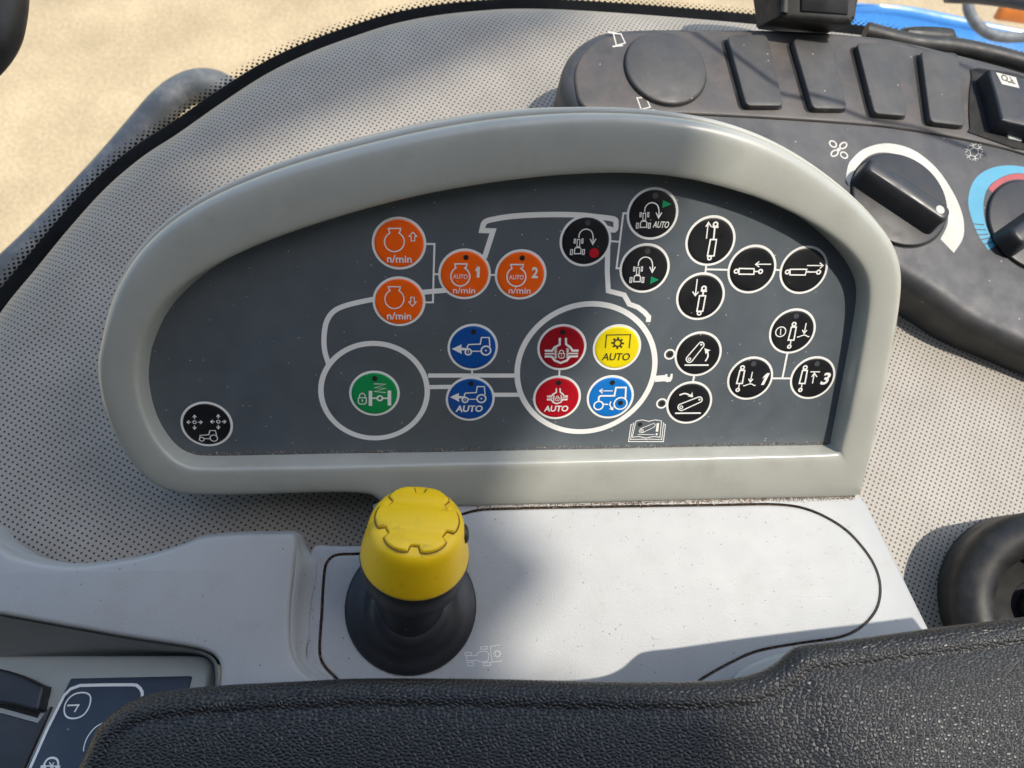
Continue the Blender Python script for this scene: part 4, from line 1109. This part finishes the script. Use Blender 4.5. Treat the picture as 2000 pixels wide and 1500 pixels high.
    k.line([(538, 238), (592, 240), (622, 305), (560, 322)], 9, closed=True); k.line([(500, 228), (562, 236)], 14); k.line([(532, 330), (606, 322)], 12)
    k.build('mirror_print', M['podprint'], PODT)
    k = Ink(POD, H + HP, (1050, 0, 3.636))
    k.line([(706, 694), (770, 694), (800, 760), (736, 778)], 9, closed=True); k.line([(728, 682), (770, 684)], 9); k.line([(770, 786), (832, 784)], 12)
    k.build('mirror_print', M['podprint'], PODT)
pod()

# ------------------------------------------------------------------ unseen cables placed up-sun to cast the thin shadow lines on the pod
def cable():
    mb = MB(); pts = [(1260, -20), (1330, 45), (1390, 88), (1450, 135), (1512, 178), (1570, 193), (1640, 212), (1700, 234), (1800, 252), (1930, 300)]
    P3 = [tuple(POD.hit(*p, .001) + SUN * .17) for p in pts]
    mb.tube(catmull(P3, False, 6), .00115, 8)
    o = mb.build('shadow_cable', M['cable']); tag(o, 'thin black unseen cable that casts the long shadow line across the switch pod', 'cable', 'thin cables over the pod')
    mb = MB(); P3 = [tuple(POD.hit(*p, .001) + SUN * .16) for p in [(1700, 40), (1770, 78), (1830, 104), (1880, 128), (1915, 142), (1960, 150)]]
    mb.tube(catmull(P3, False, 6), .00115, 8)
    o = mb.build('shadow_cable', M['cable']); tag(o, 'short black unseen cable that casts the shadow line by the rocker switch', 'cable', 'thin cables over the pod')
cable()

# ------------------------------------------------------------------ seat switch box, lower left
def switch_box():
    t = thing('seat_switch_box', 'pale grey switch box with navy clock panel beside the black armrest', 'switch box', BOX.hit(200, 1400, -.02))
    slab2(BOX, 'case', [(-120, 1282), (0, 1280), (200, 1279), (340, 1279), (385, 1280), (402, 1286), (409, 1300), (406, 1325), (398, 1370), (380, 1480), (330, 1640), (0, 1640), (-120, 1640)], -.02, 0, M['case'], t, .0016, n=4)
    slab2(BOX, 'navy_panel', [(137, 1327), (140, 1325), (371, 1320), (374, 1322), (367, 1347), (300, 1540), (260, 1660), (-20, 1660), (30, 1545)], -.001, .0007, M['navy'], t, .0003, smoothp=False)
    h = .0007
    k = Ink(BOX, h + HP, (0, 1250, 4.348))
    k.line([(250, 1100), (400, 760), (500, 560), (545, 470), (600, 415), (680, 386), (900, 381), (1120, 380), (1160, 384), (1190, 410), (1208, 445), (1208, 480)], 24)
    k.line(catmull([(770, 500), (755, 570), (710, 635), (645, 664), (580, 660), (548, 620), (552, 550), (590, 490), (645, 455), (710, 446), (755, 462)], True, 3), 12, closed=True)
    k.line([(572, 556), (668, 552), (632, 612)], 13)
    k.line(catmull([(870, 705), (800, 750), (740, 830), (712, 910), (710, 945)], False, 4), 9)
    k.line([(345, 1075), (395, 1075)], 20)
    k.line(catmull([(372, 1100), (378, 1050), (405, 1012), (445, 1000), (482, 1012), (495, 1050), (485, 1110)], False, 3), 16); k.line([(470, 1078), (512, 1078)], 20)
    for i in range(6):
        a = math.radians(i * 60); k.line([(440, 1070), (440 + 40 * math.cos(a), 1070 + 36 * math.sin(a))], 9)
    k.build('clock_print', M['print'], t)
    slab2(BOX, 'switch_socket', [(-80, 1330), (0, 1312), (88, 1338), (100, 1342), (72, 1402), (0, 1382), (-90, 1420)], -.001, .0004, M['gap'], t, .0002, smoothp=False)
    # rocker: a sloped wedge
    slab2(BOX, 'rocker_switch', [(-90, 1300), (-20, 1303), (30, 1314), (78, 1336), (84, 1342), (78, 1366), (70, 1388), (30, 1378), (-90, 1352)], 0, .0045, M['rocker'], t, .0010, n=3)
    slab2(BOX, 'lower_key_panel', [(-80, 1440), (0, 1392), (72, 1412), (100, 1380), (20, 1560), (-60, 1640), (-120, 1640)], -.001, .0012, M['rocker'], t, .0004, smoothp=False)
switch_box()

# ------------------------------------------------------------------ black ring, lower right
def ring():
    RG = Plane((-.25, .2, .95), 0); RG.k = RG.n.dot(ray(2000, 1150) * .285)
    c = RG.hit(2062, 1190); t = thing('rubber_boot', 'black rubber ring boot standing on the perforated trim at the right', 'rubber boot', c)
    prof = []
    R0, r0 = .0262, .0074
    for i in range(17):
        a = math.pi * (1.15 - 1.35 * i / 16)
        prof.append((R0 + r0 * math.cos(a) * -1, r0 * math.sin(a)))
    mb = MB(); mb.lathe(c, RG.n, [(R0 + r0, -.03)] + [(R0 + r0 * math.cos(math.radians(d)), r0 * math.sin(math.radians(d))) for d in range(0, 181, 12)] + [(R0 - r0, -.02)], 64)
    mb.build('ring', M['rubber'], t)
    mb = MB(); mb.lathe(c, RG.n, [(R0 - r0 + .001, -.010), (.010, -.013), (.009, -.016), (.002, -.017)], 48, cap1=True); mb.build('hollow', M['gap'], t)
    mb = MB(); mb.lathe(c + RG.n * -.016, RG.n, [(.007, 0), (.0068, .006), (.0058, .0075), (.003, .008)], 32, cap1=True); mb.build('stem', M['rubber'], t)
ring()

# ------------------------------------------------------------------ armrest
ARMC = [(60, 1760), (100, 1640), (135, 1550), (157, 1500), (175, 1465), (198, 1416), (236, 1382), (280, 1359), (350, 1346), (455, 1337), (595, 1330), (700, 1325), (850, 1325), (1000, 1327), (1130, 1330), (1250, 1331), (1360, 1330), (1420, 1326), (1470, 1316), (1510, 1297), (1540, 1272), (1565, 1260), (1650, 1250), (1730, 1239), (1810, 1228), (1900, 1217), (2000, 1205), (2150, 1188), (2300, 1170)]
def armrest():
    cp = catmull(ARMC, False, 6)
    c = [ARM.uv(p[0], p[1], -.005) for p in cp]
    tgt = [ARM.uv(330 + (p[0] - 60) * .86, 1900) for p in cp]
    mb = MB(); R = .0040
    rings = []
    inw = offset(c, 1.0, False)      # right-hand side of the run = towards the armrest
    dr = [(q[0] - p[0], q[1] - p[1]) for p, q in zip(c, inw)]
    ds = []
    for i in range(len(dr)):
        w = dr[max(0, i - 14):i + 15]; x = sum(a[0] for a in w); y = sum(a[1] for a in w); l = math.hypot(x, y)
        ds.append((x / l, y / l))
    def shift(d): 
        f = min(1, max(0, d - .001) / .005)
        return [(p[0] + (a[0] * (1 - f) + b[0] * f) * d, p[1] + (a[1] * (1 - f) + b[1] * f) * d) for p, a, b in zip(c, dr, ds)]
    def bulge(p, x, d):
        return .0035 * smooth01(1330, 1720, x) * smooth01(0, .03, d) - .0012 * math.exp(-((x - 1400) / 110) ** 2) * smooth01(0, .012, d)
    rings.append([ARM.P(p, -.045) for p in shift(.036)])
    rings.append([ARM.P(p, -.012) for p in shift(.0065)])
    rings.append([ARM.P(p, -.0065) for p in shift(.0010)])
    for i in range(7):
        a = math.pi / 2 * i / 6
        rings.append([ARM.P(p, -R * 1.25 * (1 - math.sin(a))) for p in shift(R * (1 - math.cos(a)))])
    # faint crease, then the padded field
    base = shift(R)
    for d, h in ((.0012, -.00005), (.0018, -.0004), (.0025, -.00035), (.004, .0003), (.007, .0008), (.012, .0011)):
        rings.append([ARM.P(p, h + bulge(p, q[0], d)) for p, q in zip(shift(R + d), cp)])
    b2 = shift(R + .012)
    for j in range(1, 9):
        t = j / 8
        rings.append([ARM.P((p[0] + (q[0] - p[0]) * t, p[1] + (q[1] - p[1]) * t), .0011 + bulge(p, x[0], .012 + t * .05)) for p, q, x in zip(b2, tgt, cp)])
    mb.loft(rings, False)
    o = mb.build('armrest', M['leather'], None, angle=70, recalc=False)
    tag(o, 'black grained leather armrest pad along the front of the console', 'armrest')
armrest()

# ------------------------------------------------------------------ crumbs and grit
def crumbs():
    mb1 = MB(); mb2 = MB()
    def grain(mb, p, n, r):
        e1 = Vector((random.gauss(0, 1), random.gauss(0, 1), random.gauss(0, 1))).normalized(); e2 = n.cross(e1)
        if e2.length < .1: e2 = Vector((1, 0, 0))
        e2.normalize(); e3 = n.cross(e2)
        k = [random.uniform(.5, 1.3) for _ in range(6)]
        v = [p + e2 * r * k[0], p + e3 * r * k[1], p - e2 * r * k[2], p - e3 * r * k[3], p + n * r * k[4] * .8, p - n * r * .3]
        mb.add(v, [(0, 1, 4), (1, 2, 4), (2, 3, 4), (3, 0, 4), (1, 0, 5), (2, 1, 5), (3, 2, 5), (0, 3, 5)])
    # seam between frame and shelf
    for _ in range(2200):
        x = 930 + 740 * random.random() ** .8; y0 = 988 - (x - 920) * .0265
        y = y0 + abs(random.gauss(0, 3.6)) + .5
        grain(mb1 if random.random() < .72 else mb2, SHE.hit(x, y, .0001), SHE.n, random.uniform(.00006, .00027))
    # foot of the plate
    for _ in range(1500):
        x = random.uniform(330, 1615); y0 = (888.5 - (x - 400) * .0172) if x > 385 else 889 - (385 - x) * .45
        y = y0 + random.uniform(-5, 1) if x > 385 else y0 + random.uniform(-4, 4)
        grain(mb1 if random.random() < .7 else mb2, PAN.hit(x, y, .0001), PAN.n, random.uniform(.00006, .00022))
    # lid groove
    pts = catmull(INSERT, True, 5)
    for _ in range(1100):
        p = random.choice(pts)
        grain(mb1, SHE.hit(p[0] + random.gauss(0, 2.0), p[1] + random.gauss(0, 2.0), -.0003), SHE.n, random.uniform(.0001, .00026))
    # round the lever flange
    for _ in range(260):
        a = random.uniform(0, 2 * math.pi); r = 127 + abs(random.gauss(0, 4))
        grain(mb1 if random.random() < .6 else mb2, SHE.hit(803 + r * math.cos(a), 1185 + r * math.sin(a), .00005), SHE.n, random.uniform(.00006, .00018))
    # loose grains on shelf and moulding
    for _ in range(700):
        x, y = random.uniform(640, 1700), random.uniform(1000, 1320)
        grain(mb1 if random.random() < .5 else mb2, SHE.hit(x, y, .00005), SHE.n, random.uniform(.00005, .00019))
    for _ in range(120):
        x, y = random.uniform(580, 630), random.uniform(1090, 1320)
        grain(mb1, SHE.hit(x, y, .0006), SHE.n, random.uniform(.00006, .0002))
    for _ in range(160):
        x, y = random.uniform(10, 560), random.uniform(1115, 1250)
        if y < 1195 + x * .18: grain(mb1, SHE.hit(x, y, .0065), SHE.n, random.uniform(.00004, .00014))
    o = mb1.build('dirt_crumbs', M['crumb'], None, smooth=False, recalc=False); o['kind'] = 'stuff'; tag(o, 'brown dirt crumbs gathered along the console seams', 'dirt')
    o = mb2.build('pale_grit', M['crumbpale'], None, smooth=False, recalc=False); o['kind'] = 'stuff'; tag(o, 'pale grit grains scattered along the console seams', 'grit')
crumbs()

for o in bpy.data.objects:
    if '_loc' in o: del o['_loc']
